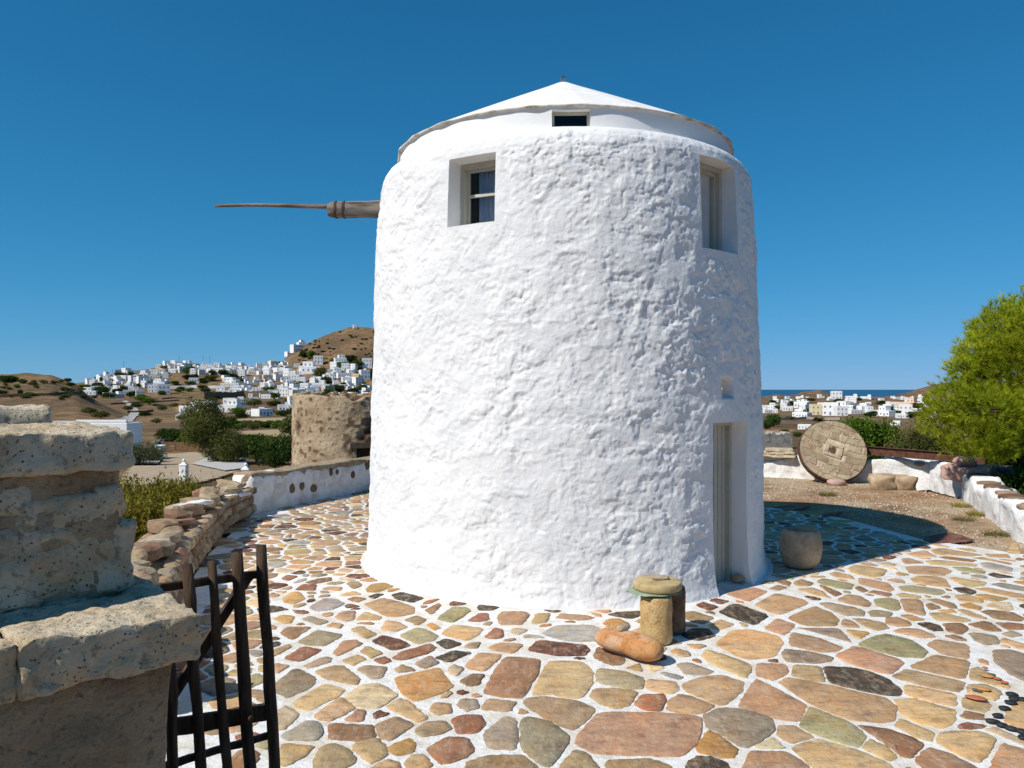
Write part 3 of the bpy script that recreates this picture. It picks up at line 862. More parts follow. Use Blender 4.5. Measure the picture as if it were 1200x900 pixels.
    for i, (x, y, s, cc) in enumerate([(855, 45, .05, 'r'), (885, 118, .1, 'o'), (918, 105, .06, 'b'), (970, 142, .06, 'r'), (1030, 175, .06, 'r'), (840, 232, .11, 'o'), (775, 240, .05, 'b'), (810, 250, .04, 'b'), (780, 310, .15, 'r')]):
        p = gp(1040 + x / 7.5, 780 + y / 7.5)
        V, Fc = rock((s, s * 0.6, 0.02), 70 + i, 2, 0.0, 0.12)
        add('mosaic_pebble', rotz(V, -0.5), Fc, M['mos_' + cc], pave, True, loc=(p[0], p[1], 0.024))
M['blackpeb'] = mat('black_sea_pebble', [(0.012, 0.014, 0.016), (0.03, 0.032, 0.034)], 12, 0.6, 0.2, 40, 0.003)
M['mos_r'] = mat('red_mosaic_pebble', [(0.36, 0.1, 0.05), (0.42, 0.14, 0.08)], 12, 0.7, 0.2, 40, 0.003)
M['mos_o'] = mat('orange_mosaic_pebble', [(0.45, 0.2, 0.06), (0.5, 0.24, 0.08)], 12, 0.7, 0.2, 40, 0.003)
M['mos_b'] = mat('grey_mosaic_pebble', [(0.06, 0.08, 0.08), (0.09, 0.1, 0.1)], 12, 0.7, 0.2, 40, 0.003)
build_pavement()

# gravel yard and the strips between pavement and walls
def gravel_yard():
    poly = [(5.0, 14.95), (5.9, 13.7), (6.27, 11.8), (7.1, 10.72), (9.0, 10.0), (9.9, 9.8), (9.9, 12.5), (9.6, 15.6), (9.4, 19.0), (6.5, 20.7), (4.0, 21.0), (0, 21.0), (-3.6, 19.6), (-3.0, 17.0), (0, 17.3), (3.0, 16.0)]
    P = np.array(poly)
    # fine grid cut to the outline so that the surface can roll
    xs, ys = np.arange(-4, 10.2, 0.25), np.arange(9.6, 21.3, 0.25)
    X, Y = np.meshgrid(xs, ys)
    pts = np.column_stack([X.ravel(), Y.ravel()])
    big = inset_out(P, 0.25)
    keep = in_poly(pts, P) | in_poly(pts, PAVE) & (pts[:, 1] > 9.9)
    z = -0.035 + 0.022 * fbm(np.column_stack([pts / 1.2, np.zeros(len(pts))]), 31, 3)
    near = in_poly(pts, PAVE)
    z = np.where(near, -0.06, z)
    V = np.column_stack([pts, z])
    nx = len(xs)
    Fc = []
    for j in range(len(ys) - 1):
        for i in range(nx - 1):
            q = (j * nx + i, j * nx + i + 1, (j + 1) * nx + i + 1, (j + 1) * nx + i)
            if sum(keep[k] for k in q) >= 3: Fc.append(q)
    yard = tag(add('gravel_yard', V, Fc, M['gravel'], smooth=True), 'dry gravel and straw ground between pavement and low walls', kind='structure')
    rs = np.random.default_rng(4)
    mb = MB()
    t = np.array([(1, 0, -.4), (-.5, .87, -.4), (-.5, -.87, -.4), (0, 0, .7)])
    tf = [(0, 1, 3), (1, 2, 3), (2, 0, 3)]
    pal = np.array([(0.42, 0.33, 0.22), (0.5, 0.43, 0.33), (0.3, 0.2, 0.12), (0.34, 0.16, 0.07), (0.55, 0.5, 0.42)])
    c = np.column_stack([rs.uniform(-4, 9.9, 26000), rs.uniform(9.8, 21, 26000)])
    c = c[in_poly(c, P)]
    for p in c[:11000]:
        s = rs.uniform(0.008, 0.03)
        V = rotz(t * np.array([s, s * rs.uniform(.6, 1), s * rs.uniform(.5, .9)]), rs.random() * 6.28) + np.array([p[0], p[1], -0.03])
        mb.put(V, tf, pal[rs.integers(len(pal))] * rs.uniform(.7, 1.2))
    tag(mb.build('gravel', M['bits'], yard), kind='stuff')
def inset_out(P, w): return P
gravel_yard()
# ------------------------------------------------------------------ windmill
DM = float(np.hypot(*MILL))
CDIR = np.array([-MILL[0] / DM, -MILL[1] / DM])          # from the mill towards the camera
RDIR = np.array([-CDIR[1], CDIR[0]])                     # to the right of it
def radial(th):
    return np.array([CDIR[0] * math.cos(th) + RDIR[0] * math.sin(th), CDIR[1] * math.cos(th) + RDIR[1] * math.sin(th), 0.0])
def tangent(th):
    return np.array([-CDIR[0] * math.sin(th) + RDIR[0] * math.cos(th), -CDIR[1] * math.sin(th) + RDIR[1] * math.cos(th), 0.0])
PROF = [(-0.1, 2.75), (0.0, 2.735), (0.1, 2.70), (0.25, 2.68), (0.6, 2.665), (2.0, 2.64), (3.0, 2.605), (4.0, 2.565), (4.6, 2.535), (4.8, 2.525), (4.95, 2.51), (5.04, 2.485), (5.1, 2.45), (5.145, 2.405), (5.17, 2.36), (5.183, 2.30), (5.187, 2.22), (5.19, 2.1)]
def mill_R(z): return np.interp(z, [p[0] for p in PROF], [p[1] for p in PROF])

def lines(lo, hi, step, req, coarse=None):
    v = list(np.arange(lo, hi + 1e-9, step)); v[-1] = hi
    v = np.array(v)
    for r in req:
        v[np.argmin(np.abs(v - r))] = r
    return np.unique(v)

RAD = math.radians
OPEN = {'door': (RAD(39.0), RAD(54.6), -0.1, 1.92, 0.27), 'window_a': (RAD(-30.6), RAD(-16.9), 4.12, 4.89, 0.30), 'window_b': (RAD(37.5), RAD(54.0), 3.89, 4.95, 0.24),
        'niche': (RAD(41.4), RAD(48.8), 2.17, 2.46, 0.0)}

def build_mill():
    root = empty('windmill', (MILL[0], MILL[1], 0))
    tag(root, 'squat whitewashed round windmill tower with conical roof standing on the paved courtyard', 'windmill')
    th = np.concatenate([lines(-RAD(112), RAD(112), RAD(0.33), [v for o in OPEN.values() for v in o[:2]]), np.linspace(RAD(112), RAD(248), 70)[1:-1]])
    zz = lines(-0.1, 4.75, 0.0155, [v for o in OPEN.values() for v in o[2:4] if v < 4.7])
    zz = np.unique(np.concatenate([zz, lines(4.76, 5.185, 0.0125, [v for o in OPEN.values() for v in o[2:4] if v > 4.7]), [5.19]]))
    nt_, nz = len(th), len(zz)
    TH, ZZ = np.meshgrid(th, zz)
    TH, ZZ = TH.ravel(), ZZ.ravel()
    R = mill_R(ZZ)
    P = np.column_stack([np.cos(TH) * R, np.sin(TH) * R, ZZ])
    big = fbm(P * 1.0, 2, 3)
    W_ = fbm(P * 2.2, 44, 3)
    lump = fbm(P * np.array([2.6, 2.6, 3.0]), 12, 4, 0.55)
    def sst(v, a, b):
        t = np.clip((v - a) / (b - a), 0, 1); return t * t * (3 - 2 * t)
    Q = P + W_[:, None] * 0.12
    n1 = fbm(Q * np.array([4.5, 4.5, 5.5]), 23, 4, 0.58)
    n2 = fbm(Q * np.array([9.5, 9.5, 11.0]) + 5, 31, 3, 0.6)
    n3 = fbm(Q * np.array([3.2, 3.2, 4.2]) + 9, 37, 4, 0.6)
    patch = sst(fbm(P * 1.5 + 4, 51, 3), -0.05, 0.2)
    plates = sst(n1, 0.0, 0.035) * 0.011 + sst(n3, 0.12, 0.16) * 0.010 - sst(-n1, 0.22, 0.26) * 0.011
    chips = (sst(n2, 0.13, 0.18) * 0.005 - sst(-n2, 0.2, 0.25) * 0.007) * (0.4 + 0.6 * patch)
    fine = fbm(P * 22.0, 41, 3)
    right = sst(TH, RAD(-35), RAD(25))
    am = (0.85 + 0.15 * right) * (0.75 + 0.3 * patch)
    edge = np.ones_like(TH)
    for (a, b, z0, z1, dp) in OPEN.values():
        dx = np.maximum(np.maximum(a - TH, TH - b), 0) * 2.6
        dz = np.maximum(np.maximum(z0 - ZZ, ZZ - z1), 0)
        edge = np.minimum(edge, np.clip(np.hypot(dx, dz) / 0.16, 0.12, 1))
    am = am * edge * np.interp(ZZ, [0, 0.15, 4.95, 5.1, 5.17, 5.19], [0.75, 1, 1, 0.7, 0.3, 0.05])
    disp = big * 0.028 * np.interp(ZZ, [0, 4.9, 5.15], [1, 1, 0.1]) + am * (lump * 0.010 + plates * 0.8 + chips * 0.9 + fine * 0.0035)
    R = R + disp
    c, s = np.cos(TH), np.sin(TH)
    V = np.column_stack([(CDIR[0] * c + RDIR[0] * s) * R, (CDIR[1] * c + RDIR[1] * s) * R, ZZ])
    idx = lambda i, k: i * nt_ + (k % nt_)
    thn = np.append(th, th[0] + 2 * math.pi)
    tm = 0.5 * (thn[:-1] + thn[1:]); zm = 0.5 * (zz[:-1] + zz[1:])
    hole = np.zeros((nz - 1, nt_), bool)
    for (a, b, z0, z1, dp) in OPEN.values():
        hole |= ((zm > z0) & (zm < z1))[:, None] & ((tm > a) & (tm < b))[None, :]
    Fc = [(idx(i, k), idx(i, k + 1), idx(i + 1, k + 1), idx(i + 1, k)) for i in range(nz - 1) for k in range(nt_) if not hole[i, k]]
    wall = add('tower_wall', V, Fc, M['plaster'], root, True)
    # reveals
    for nm, (a, b, z0, z1, dp) in OPEN.items():
        ia, ib = int(np.argmin(np.abs(th - a))), int(np.argmin(np.abs(th - b)))
        j0, j1 = int(np.argmin(np.abs(zz - z0))), int(np.argmin(np.abs(zz - z1)))
        loop = [idx(j0, k) for k in range(ia, ib)] + [idx(j, ib) for j in range(j0, j1)] + [idx(j1, k) for k in range(ib, ia, -1)] + [idx(j, ia) for j in range(j1, j0, -1)]
        tc = 0.5 * (a + b); n = radial(tc); t = tangent(tc)
        Rm = mill_R(0.5 * (z0 + z1))
        plane = Rm * math.cos((b - a) / 2) - dp
        if nm == 'niche':
            niche(root, V[loop], tc, plane, a, b, z0, z1, Rm)
            continue
        outer = V[loop]
        steps = 7
        m = len(loop)
        rings = []
        for q in range(steps + 1):
            f = q / steps
            dist = outer @ n
            p = outer - np.outer((dist - plane) * f, n)
            sc = 1 - 0.015 * f
            jit = 0.004 * np.column_stack([vnoise(p * 9, 3), vnoise(p * 9, 4), vnoise(p * 9, 5)])
            p = p + jit * (0 < q < steps)
            rings.append(p)
        RV = np.vstack(rings)
        RF = [(q * m + k, (q + 1) * m + k, (q + 1) * m + (k + 1) % m, q * m + (k + 1) % m) for q in range(steps) for k in range(m)]
        add('reveal', RV, RF, M['plaster_smooth'], root, True)
        w = 2 * Rm * math.sin((b - a) / 2)
        frame_in(root, nm, n, t, plane, w, z0, z1)
    # drum below the roof, stepped back from the tower
    a0 = math.atan2(CDIR[1], CDIR[0])
    seg = 192
    zs = [5.12, 5.2, 5.3, 5.36, 5.425]
    w0, w1, wz0, wz1 = RAD(2.2 - 5.4), RAD(2.2 + 5.4), 5.205, 5.395
    thd = lines(-math.pi, math.pi, 2 * math.pi / seg, [w0, w1])[:-1]
    zd = np.array([5.12, 5.205, 5.26, 5.33, 5.395, 5.43])
    DV = []
    for z in zd:
        for t_ in thd:
            r = 2.255 + 0.006 * vnoise(np.array([[math.cos(t_) * 6, math.sin(t_) * 6, z * 5]]), 8)[0]
            DV.append(radial(t_) * r + np.array([0, 0, z]))
    nd = len(thd)
    DF = []
    for i in range(len(zd) - 1):
        for k in range(nd):
            tmid = thd[k] + 0.5 * (2 * math.pi / seg)
            if w0 < tmid < w1 and wz0 < 0.5 * (zd[i] + zd[i + 1]) < wz1: continue
            DF.append((i * nd + k, i * nd + (k + 1) % nd, (i + 1) * nd + (k + 1) % nd, (i + 1) * nd + k))
    add('drum', DV, DF, M['plaster_smooth'], root, True)
    tc = 0.5 * (w0 + w1); n = radial(tc); t = tangent(tc)
    hw = 2.255 * math.sin((w1 - w0) / 2)
    pl = 2.255 * math.cos((w1 - w0) / 2)
    cs = np.array([n * pl + t * sx * hw + np.array([0, 0, z]) for sx, z in ((-1, wz0), (1, wz0), (1, wz1), (-1, wz1))])
    inn = cs - n * 0.14
    add('reveal', np.vstack([cs, inn]), [(k, 4 + k, 4 + (k + 1) % 4, (k + 1) % 4) for k in range(4)], M['plaster_smooth'], root)
    win = MB()
    def bar(sx, sz, z, d=0.05):
        pass
    fr = []
    cz = 0.5 * (wz0 + wz1); hh = 0.5 * (wz1 - wz0)
    fm = MB()
    for off, size in (((0, hh - 0.015), (2 * hw, 0.03)), ((0, -hh + 0.015), (2 * hw, 0.03)), ((-hw + 0.015, 0), (0.03, 2 * hh - 0.06)), ((hw - 0.015, 0), (0.03, 2 * hh - 0.06))):
        fm.put(*obox(n * (pl - 0.10) + t * off[0] + np.array([0, 0, cz + off[1]]), t, n, (size[0], 0.05, size[1])))
    wo_ = fm.build('window', M['paint_blue'], root)
    add('pane', *obox(n * (pl - 0.11) + np.array([0, 0, cz]), t, n, (2 * hw - 0.06, 0.006, 2 * hh - 0.06)), M['glass'], wo_)
    # roof
    segs = 24
    RV, RF = [], []
    prof = [(2.295, 5.445), (1.6, 5.80), (0.9, 6.155), (0.32, 6.445), (0.1, 6.56)]
    for r, z in prof:
        for k in range(segs): RV.append(radial(2 * math.pi * (k + 0.42) / segs) * r + np.array([0, 0, z]))
    RV.append(np.array([0, 0, 6.6]))
    for i in range(len(prof) - 1):
        for k in range(segs): RF.append((i * segs + k, i * segs + (k + 1) % segs, (i + 1) * segs + (k + 1) % segs, (i + 1) * segs + k))
    for k in range(segs): RF.append(((len(prof) - 1) * segs + k, (len(prof) - 1) * segs + (k + 1) % segs, len(prof) * segs))
    roof = add('roof', RV, RF, M['roof'], root)
    # uneven mortar edge under the roof
    EV = []
    ns = 180
    for k in range(ns):
        t_ = 2 * math.pi * k / ns
        # follow the straight sides of the roof
        step = 2 * math.pi / segs
        ph = ((t_ - 0.42 * step) % step) - step / 2
        rr_ = 2.295 * math.cos(step / 2) / math.cos(ph)
        j = 0.006 * vnoise(np.array([[math.cos(t_) * 14, math.sin(t_) * 14, 0]]), 19)[0]
        j2 = 0.009 * vnoise(np.array([[math.cos(t_) * 18, math.sin(t_) * 18, 4]]), 29)[0]
        for r, z in ((2.2, 5.415), (rr_ + 0.004 + j, 5.422 + j2), (rr_ + 0.012 + j, 5.442), (2.2, 5.446)):
            EV.append(radial(t_) * r + np.array([0, 0, z]))
    EF = [(k * 4 + q, ((k + 1) % ns) * 4 + q, ((k + 1) % ns) * 4 + q + 1, k * 4 + q + 1) for k in range(ns) for q in range(3)]
    add('eave', EV, EF, M['eave'], roof, True)
    ring = [(0.035 * math.cos(a), 0.0, 6.64 + 0.035 * math.sin(a)) for a in np.linspace(0, 2 * math.pi, 15)]
    mb = MB(); mb.put(*tube(ring, 0.008, 6, cap=False)); mb.put(*tube([(0, 0, 6.57), (0, 0, 6.61)], 0.014, 8))
    mb.build('finial', M['wood_grey'], roof)
    # windshaft with its iron bands and the remaining spar
    zc = 4.80
    def L3(px, py, d): return at(px, py, d) - np.array([MILL[0], MILL[1], 0])
    dep = 10.55
    a, b = L3(384.5, 246, dep), L3(470, 245, dep)
    pts = [a + (b - a) * f for f in np.linspace(0, 1, 14)]
    rd = [0.085, 0.108, 0.112, 0.108, 0.112, 0.116, 0.113, 0.112, 0.117, 0.12, 0.118, 0.116, 0.118, 0.118]
    shaft = add('windshaft', *tube(pts, rd, 20, wob=0.07, seed=3), M['wood_grey'], root, True)
    for f in (0.10, 0.21):
        p = a + (b - a) * f; q = a + (b - a) * (f + 0.028)
        add('iron_band', *tube([p, q], 0.122, 22), M['iron'], shaft)
    c0, c1 = L3(252, 241.5, dep), L3(392, 241, dep)
    pts = [c0 + (c1 - c0) * f + np.array([0, 0, 0.012 * math.sin(f * 5)]) for f in np.linspace(0, 1, 12)]
    add('spar', *tube(pts, list(np.linspace(0.020, 0.034, 12)), 10, wob=0.05, seed=5), M['wood_grey'], root, True)
    return root

def obox(c, t, n, size):
    """box with its width along t, its depth along n, its height along z"""
    V, Fc = box((0, 0, 0), size)
    return np.array(c) + np.outer(V[:, 0], t) + np.outer(V[:, 1], n) + np.outer(V[:, 2], (0, 0, 1)), Fc

def frame_in(root, nm, n, t, plane, w, z0, z1):
    up = np.array([0, 0, 1.0])
    h = z1 - z0; cz = 0.5 * (z0 + z1)
    def at2(s, z, dep): return n * (plane + dep) + t * s + up * z
    if nm == 'door':
        z0 = 0.0
        h = z1 - z0; cz = 0.5 * (z0 + z1)
        fw = 0.05
        dm = MB()
        dm.put(*obox(at2(0, cz, -0.02), t, n, (w - 2 * fw, 0.03, h)))
        door = dm.build('door', M['paint_blue'], root)
        nb = 7
        bw = (w - 2 * fw) / nb
        for k in range(nb):
            s = -(w / 2 - fw) + bw * (k + 0.5)
            add('board', *bevel_obox(at2(s, cz - 0.01, 0.005), t, n, (bw - 0.012, 0.022, h - 0.06), 0.004), M['paint_blue'], door)
        for sgn in (-1, 1):
            add('frame_post', *obox(at2(sgn * (w / 2 - fw / 2), cz, 0.02), t, n, (fw, 0.09, h)), M['paint_blue'], door)
        add('frame_head', *obox(at2(0, z1 - fw / 2, 0.024), t, n, (w - 2 * fw - 0.002, 0.085, fw)), M['paint_blue'], door)
        hd = MB(); hd.put(*tube([at2(-w / 2 + 0.12, 1.0, 0.015), at2(-w / 2 + 0.12, 1.0, 0.06)], 0.022, 10)); hd.build('handle', M['iron'], door)
        return
    fw = 0.055
    mb = MB()
    for s, z, ww, hh in ((0, z1 - fw / 2, w, fw), (0, z0 + fw / 2, w, fw), (-w / 2 + fw / 2, cz, fw, h - 2 * fw), (w / 2 - fw / 2, cz, fw, h - 2 * fw)):
        mb.put(*obox(at2(s, z, 0.0), t, n, (ww, 0.07, hh)))
    win = mb.build('window', M['paint_blue'], root)
    iw, ih = w - 2 * fw, h - 2 * fw
    # sash
    sw = 0.038
    sb = MB()
    for s, z, ww, hh in ((0, cz + ih / 2 - sw / 2, iw, sw), (0, cz - ih / 2 + sw / 2, iw, sw), (-iw / 2 + sw / 2, cz, sw, ih - 2 * sw), (iw / 2 - sw / 2, cz, sw, ih - 2 * sw)):
        sb.put(*obox(at2(s, z, -0.035), t, n, (ww, 0.04, hh)))
    sb.build('sash', M['paint_blue'], win)
    if nm == 'window_a':
        add('muntin', *obox(at2(0, cz + 0.02, -0.033), t, n, (iw - 2 * sw, 0.035, 0.034)), M['paint_blue'], win)
        halves = [(0, cz + 0.02 + 0.017 + (ih / 2 - sw - 0.037) / 2, iw - 2 * sw, ih / 2 - sw - 0.037), (0, cz + 0.003 - (ih / 2 - sw + 0.003) / 2, iw - 2 * sw, ih / 2 - sw + 0.003)]
    else:
        add('mullion', *obox(at2(-0.04, cz, -0.033), t, n, (0.03, 0.035, ih - 2 * sw)), M['paint_blue'], win)
        l0, l1, r0, r1 = -iw / 2 + sw, -0.055, -0.025, iw / 2 - sw
        halves = [((l0 + l1) / 2, cz, l1 - l0, ih - 2 * sw), ((r0 + r1) / 2, cz, r1 - r0, ih - 2 * sw)]
    for s, z, ww, hh in halves:
        add('pane', *obox(at2(s, z, -0.04), t, n, (ww - 0.002, 0.006, hh - 0.002)), M['glass'], win)
    # gathered curtain behind the glass, open on the left
    nx, nzv = 46, 8
    CV, CF = [], []
    for j in range(nzv):
        for i in range(nx):
            f = i / (nx - 1)
            s = -iw / 2 + 0.12 + f * (iw - 0.14)
            z = z0 + 0.05 + (h - 0.1) * j / (nzv - 1)
            CV.append(at2(s, z, (-0.11 if nm == 'window_a' else -0.2) + 0.028 * math.sin(f * 26) + 0.012 * math.sin(f * 61 + j * 0.3)))
    CF = [(j * nx + i, j * nx + i + 1, (j + 1) * nx + i + 1, (j + 1) * nx + i) for j in range(nzv - 1) for i in range(nx - 1)]
    add('curtain', CV, CF, M['curtain' if nm == 'window_a' else 'curtain_dark'], win, True)
    # near-black box behind: the room's dimness is put into its colour
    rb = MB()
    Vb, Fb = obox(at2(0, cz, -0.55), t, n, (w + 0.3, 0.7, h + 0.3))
    add('painted_dark_box', Vb, [f for i, f in enumerate(Fb) if i != 4], M['dark'], win)

def bevel_obox(c, t, n, size, b):
    V, Fc = bbox_bevel((0, 0, 0), size, b)
    return np.array(c) + np.outer(V[:, 0], t) + np.outer(V[:, 1], n) + np.outer(V[:, 2], (0, 0, 1)), Fc

def niche(root, outer, tc, plane, a, b, z0, z1, Rm):
    """arched lamp niche"""
    n, t = radial(tc), tangent(tc)
    up = np.array([0, 0, 1.0])
    cz = z0 + 0.03
    hw = 0.115
    hs = 0.12                                   # straight side
    # arch outline from the loop's own angle
    s = outer @ t; z = outer[:, 2]
    c0 = np.array([0.0, cz + 0.1])
    pts = []
    for si, zi in zip(s, z):
        an = math.atan2(zi - c0[1], si)
        lo, hi = 0.0, 0.4
        def inside(r):
            x, y = r * math.cos(an), c0[1] + r * math.sin(an)
            if y < cz: return False
            if y <= cz + hs: return abs(x) < hw
            return x * x + (y - cz - hs) ** 2 < hw * hw
        for _ in range(24):
            m = 0.5 * (lo + hi)
            if inside(m): lo = m
            else: hi = m
        pts.append((lo * math.cos(an), c0[1] + lo * math.sin(an)))
    base = outer @ n
    arch = np.array([n * (base[i]) + t * p[0] + up * p[1] for i, p in enumerate(pts)])
    inn = np.array([n * (plane - 0.27) + t * p[0] * 0.9 + up * (cz + (p[1] - cz) * 0.92) for p in pts])
    m = len(outer)
    V = np.vstack([outer, arch, inn, [n * (plane - 0.27) + up * (cz + 0.1)]])
    Fc = [(k, m + k, m + (k + 1) % m, (k + 1) % m) for k in range(m)] + [(m + k, 2 * m + k, 2 * m + (k + 1) % m, m + (k + 1) % m) for k in range(m)]
    Fc += [(2 * m + k, 3 * m, 2 * m + (k + 1) % m) for k in range(m)]
    add('niche', V, Fc, M['plaster'], root, True)
    # little lamp standing in it
    base = MILL3 + n * (plane - 0.09) + up * cz
    lamp = empty('lamp', base)
    tag(lamp, 'small lit lamp standing in the arched niche above the mill door', 'lamp')
    add('lamp_base', *lathe([(0.035, 0), (0.04, 0.015), (0.02, 0.03), (0.02, 0.07)], 14), M['iron'], lamp, True)
    g = bpy.data.materials.new('lamp_glow'); g.use_nodes = True
    g.node_tree.nodes['Principled BSDF'].inputs['Base Color'].default_value = (0.9, 0.6, 0.2, 1)
    g.node_tree.nodes['Principled BSDF'].inputs['Emission Color'].default_value = (1.0, 0.62, 0.2, 1)
    g.node_tree.nodes['Principled BSDF'].inputs['Emission Strength'].default_value = 0.7
    add('bulb', *lathe([(0.018, 0.07), (0.032, 0.09), (0.034, 0.11), (0.022, 0.135), (0.004, 0.145)], 14), g, lamp, True)
MILL3 = np.array([MILL[0], MILL[1], 0.0])
build_mill()

# ------------------------------------------------------------------ rough blocks
def rough_block(size, res=0.05, r=0.03, amp=0.012, freq=3.0, seed=0, origin=(0, 0, 0)):
    hx, hy, hz = np.array(size) / 2.0
    V, Fc = [], []
    n0 = 0
    hs = np.array([hx, hy, hz])
    for ax in range(3):
        u, v = (ax + 1) % 3, (ax + 2) % 3
        nu, nv = max(3, int(2 * hs[u] / res) + 1), max(3, int(2 * hs[v] / res) + 1)
        for sg in (-1, 1):
            A, B = np.meshgrid(np.linspace(-hs[u], hs[u], nu), np.linspace(-hs[v], hs[v], nv))
            P = np.zeros((nu * nv, 3)); P[:, ax] = sg * hs[ax]; P[:, u] = A.ravel(); P[:, v] = B.ravel()
            V.append(P)
            for j in range(nv - 1):
                for i in range(nu - 1):
                    q = (n0 + j * nu + i, n0 + j * nu + i + 1, n0 + (j + 1) * nu + i + 1, n0 + (j + 1) * nu + i)
                    Fc.append(q if sg > 0 else q[::-1])
            n0 += nu * nv
    V = np.vstack(V)
    inn = np.clip(V, -(hs - r), hs - r)
    d = V - inn
    l = np.linalg.norm(d, axis=1, keepdims=True)
    V = inn + d / np.maximum(l, 1e-9) * r
    Q = V + np.array(origin)
    D = np.column_stack([fbm(Q * freq, seed + 1, 4, 0.68), fbm(Q * freq, seed + 2, 4, 0.68), fbm(Q * freq, seed + 3, 4, 0.68)])
    return V + D * amp, Fc

GU = np.array([0.737, 0.675]); GV = np.array([-0.675, 0.737]); GP = np.array([-0.9075, 2.2425]); GA = math.atan2(0.675, 0.737)
def uvz(u, v, z): p = GP + GU * u + GV * v; return np.array([p[0], p[1], z])

def build_gatepost():
    root = empty('stone_gatepost', uvz(-0.7, 0.45, 0))
    tag(root, 'stepped old stone gatepost with capping slabs, ledge and mud mortar beside the wooden gate', 'gatepost')
    base = uvz(-0.7, 0.45, 0)
    def blk(nm, u0, u1, v0, v1, z0, z1, m, res=0.045, r=0.03, amp=0.02, freq=5.0, seed=0, parent=root, **kw):
        c = uvz((u0 + u1) / 2, (v0 + v1) / 2, (z0 + z1) / 2)
        V, Fc = rough_block((u1 - u0, v1 - v0, z1 - z0), res, r, amp, freq, seed, c)
        V = rotz(V, GA) + c - base
        return add(nm, V, Fc, m, parent, True)
    blk('lower_wall', -1.95, -0.065, 0.065, 1.6, -0.15, 1.53, M['mud'], 0.03, 0.04, 0.03, 4.0, 1)
    blk('ledge_stone', -0.45, 0.0, -0.01, 0.94, 1.515, 1.655, M['tuff'], 0.012, 0.012, 0.026, 9.0, 2)
    blk('ledge_stone', -1.95, -0.462, 0.0, 0.94, 1.51, 1.65, M['tuff'], 0.014, 0.012, 0.026, 9.0, 3)
    core = blk('pier_core', -1.95, -0.118, 0.362, 1.32, 1.63, 2.07, M['mud'], 0.02, 0.03, 0.03, 8.0, 4)
    blk('cap_slab', -1.95, -0.085, 0.325, 0.96, 2.05, 2.172, M['tuff'], 0.013, 0.014, 0.026, 8.0, 5)
    blk('cap_slab', -1.95, -0.17, 1.0, 1.36, 2.07, 2.235, M['tuff'], 0.02, 0.025, 0.026, 7.0, 6)
    # big stones showing in the mortar of the pier
    for i, (px, py, w, h) in enumerate([(70, 600, 78, 46), (94, 655, 100, 88), (14, 668, 56, 100), (10, 588, 46, 44), (124, 590, 30, 44)]):
        # where the sight line meets the pier front (v = 0.5)
        dx, dy = (px - 600) / F, 1.0
        A = np.array([[dx, -GU[0]], [dy, -GU[1]]]); b = GP + GV * 0.37
        t, u = np.linalg.solve(A, b)
        z = EYE - (py - 456) / F * t
        sc = t / F
        V, Fc = rough_block((w * sc * 1.25, 0.09, h * sc), 0.014, 0.03, 0.028, 8.0, 30 + i, (px, py, 0))
        V = rotz(V, GA) + uvz(u, 0.402, z) - base
        add('stone', V, Fc, M['tuff'], root, True)
    for i, (u, z, w, h) in enumerate([(-0.7, 1.36, 0.4, 0.17), (-0.3, 1.1, 0.32, 0.2), (-0.8, 0.95, 0.45, 0.22), (-0.28, 0.8, 0.35, 0.2)]):
        V, Fc = rough_block((w, 0.12, h), 0.03, 0.05, 0.03, 5.0, 50 + i, (u, z, 0))
        add('stone', rotz(V, GA) + uvz(u, 0.09, z) - base, Fc, M['mud'], root, True)
    # loose rubble behind the cap
    for i in range(12):
        s = random.uniform(0.04, 0.08)
        V, Fc = rock((s * 1.4, s, s * 0.7), 200 + i, 2, 0.3, 0.2)
        add('stone', rotz(V, random.random() * 6) + uvz(random.uniform(-0.7, -0.17), random.uniform(0.95, 1.0), 2.14 + random.uniform(0, 0.02)) - base, Fc, M['tuff'], root, True)
build_gatepost()

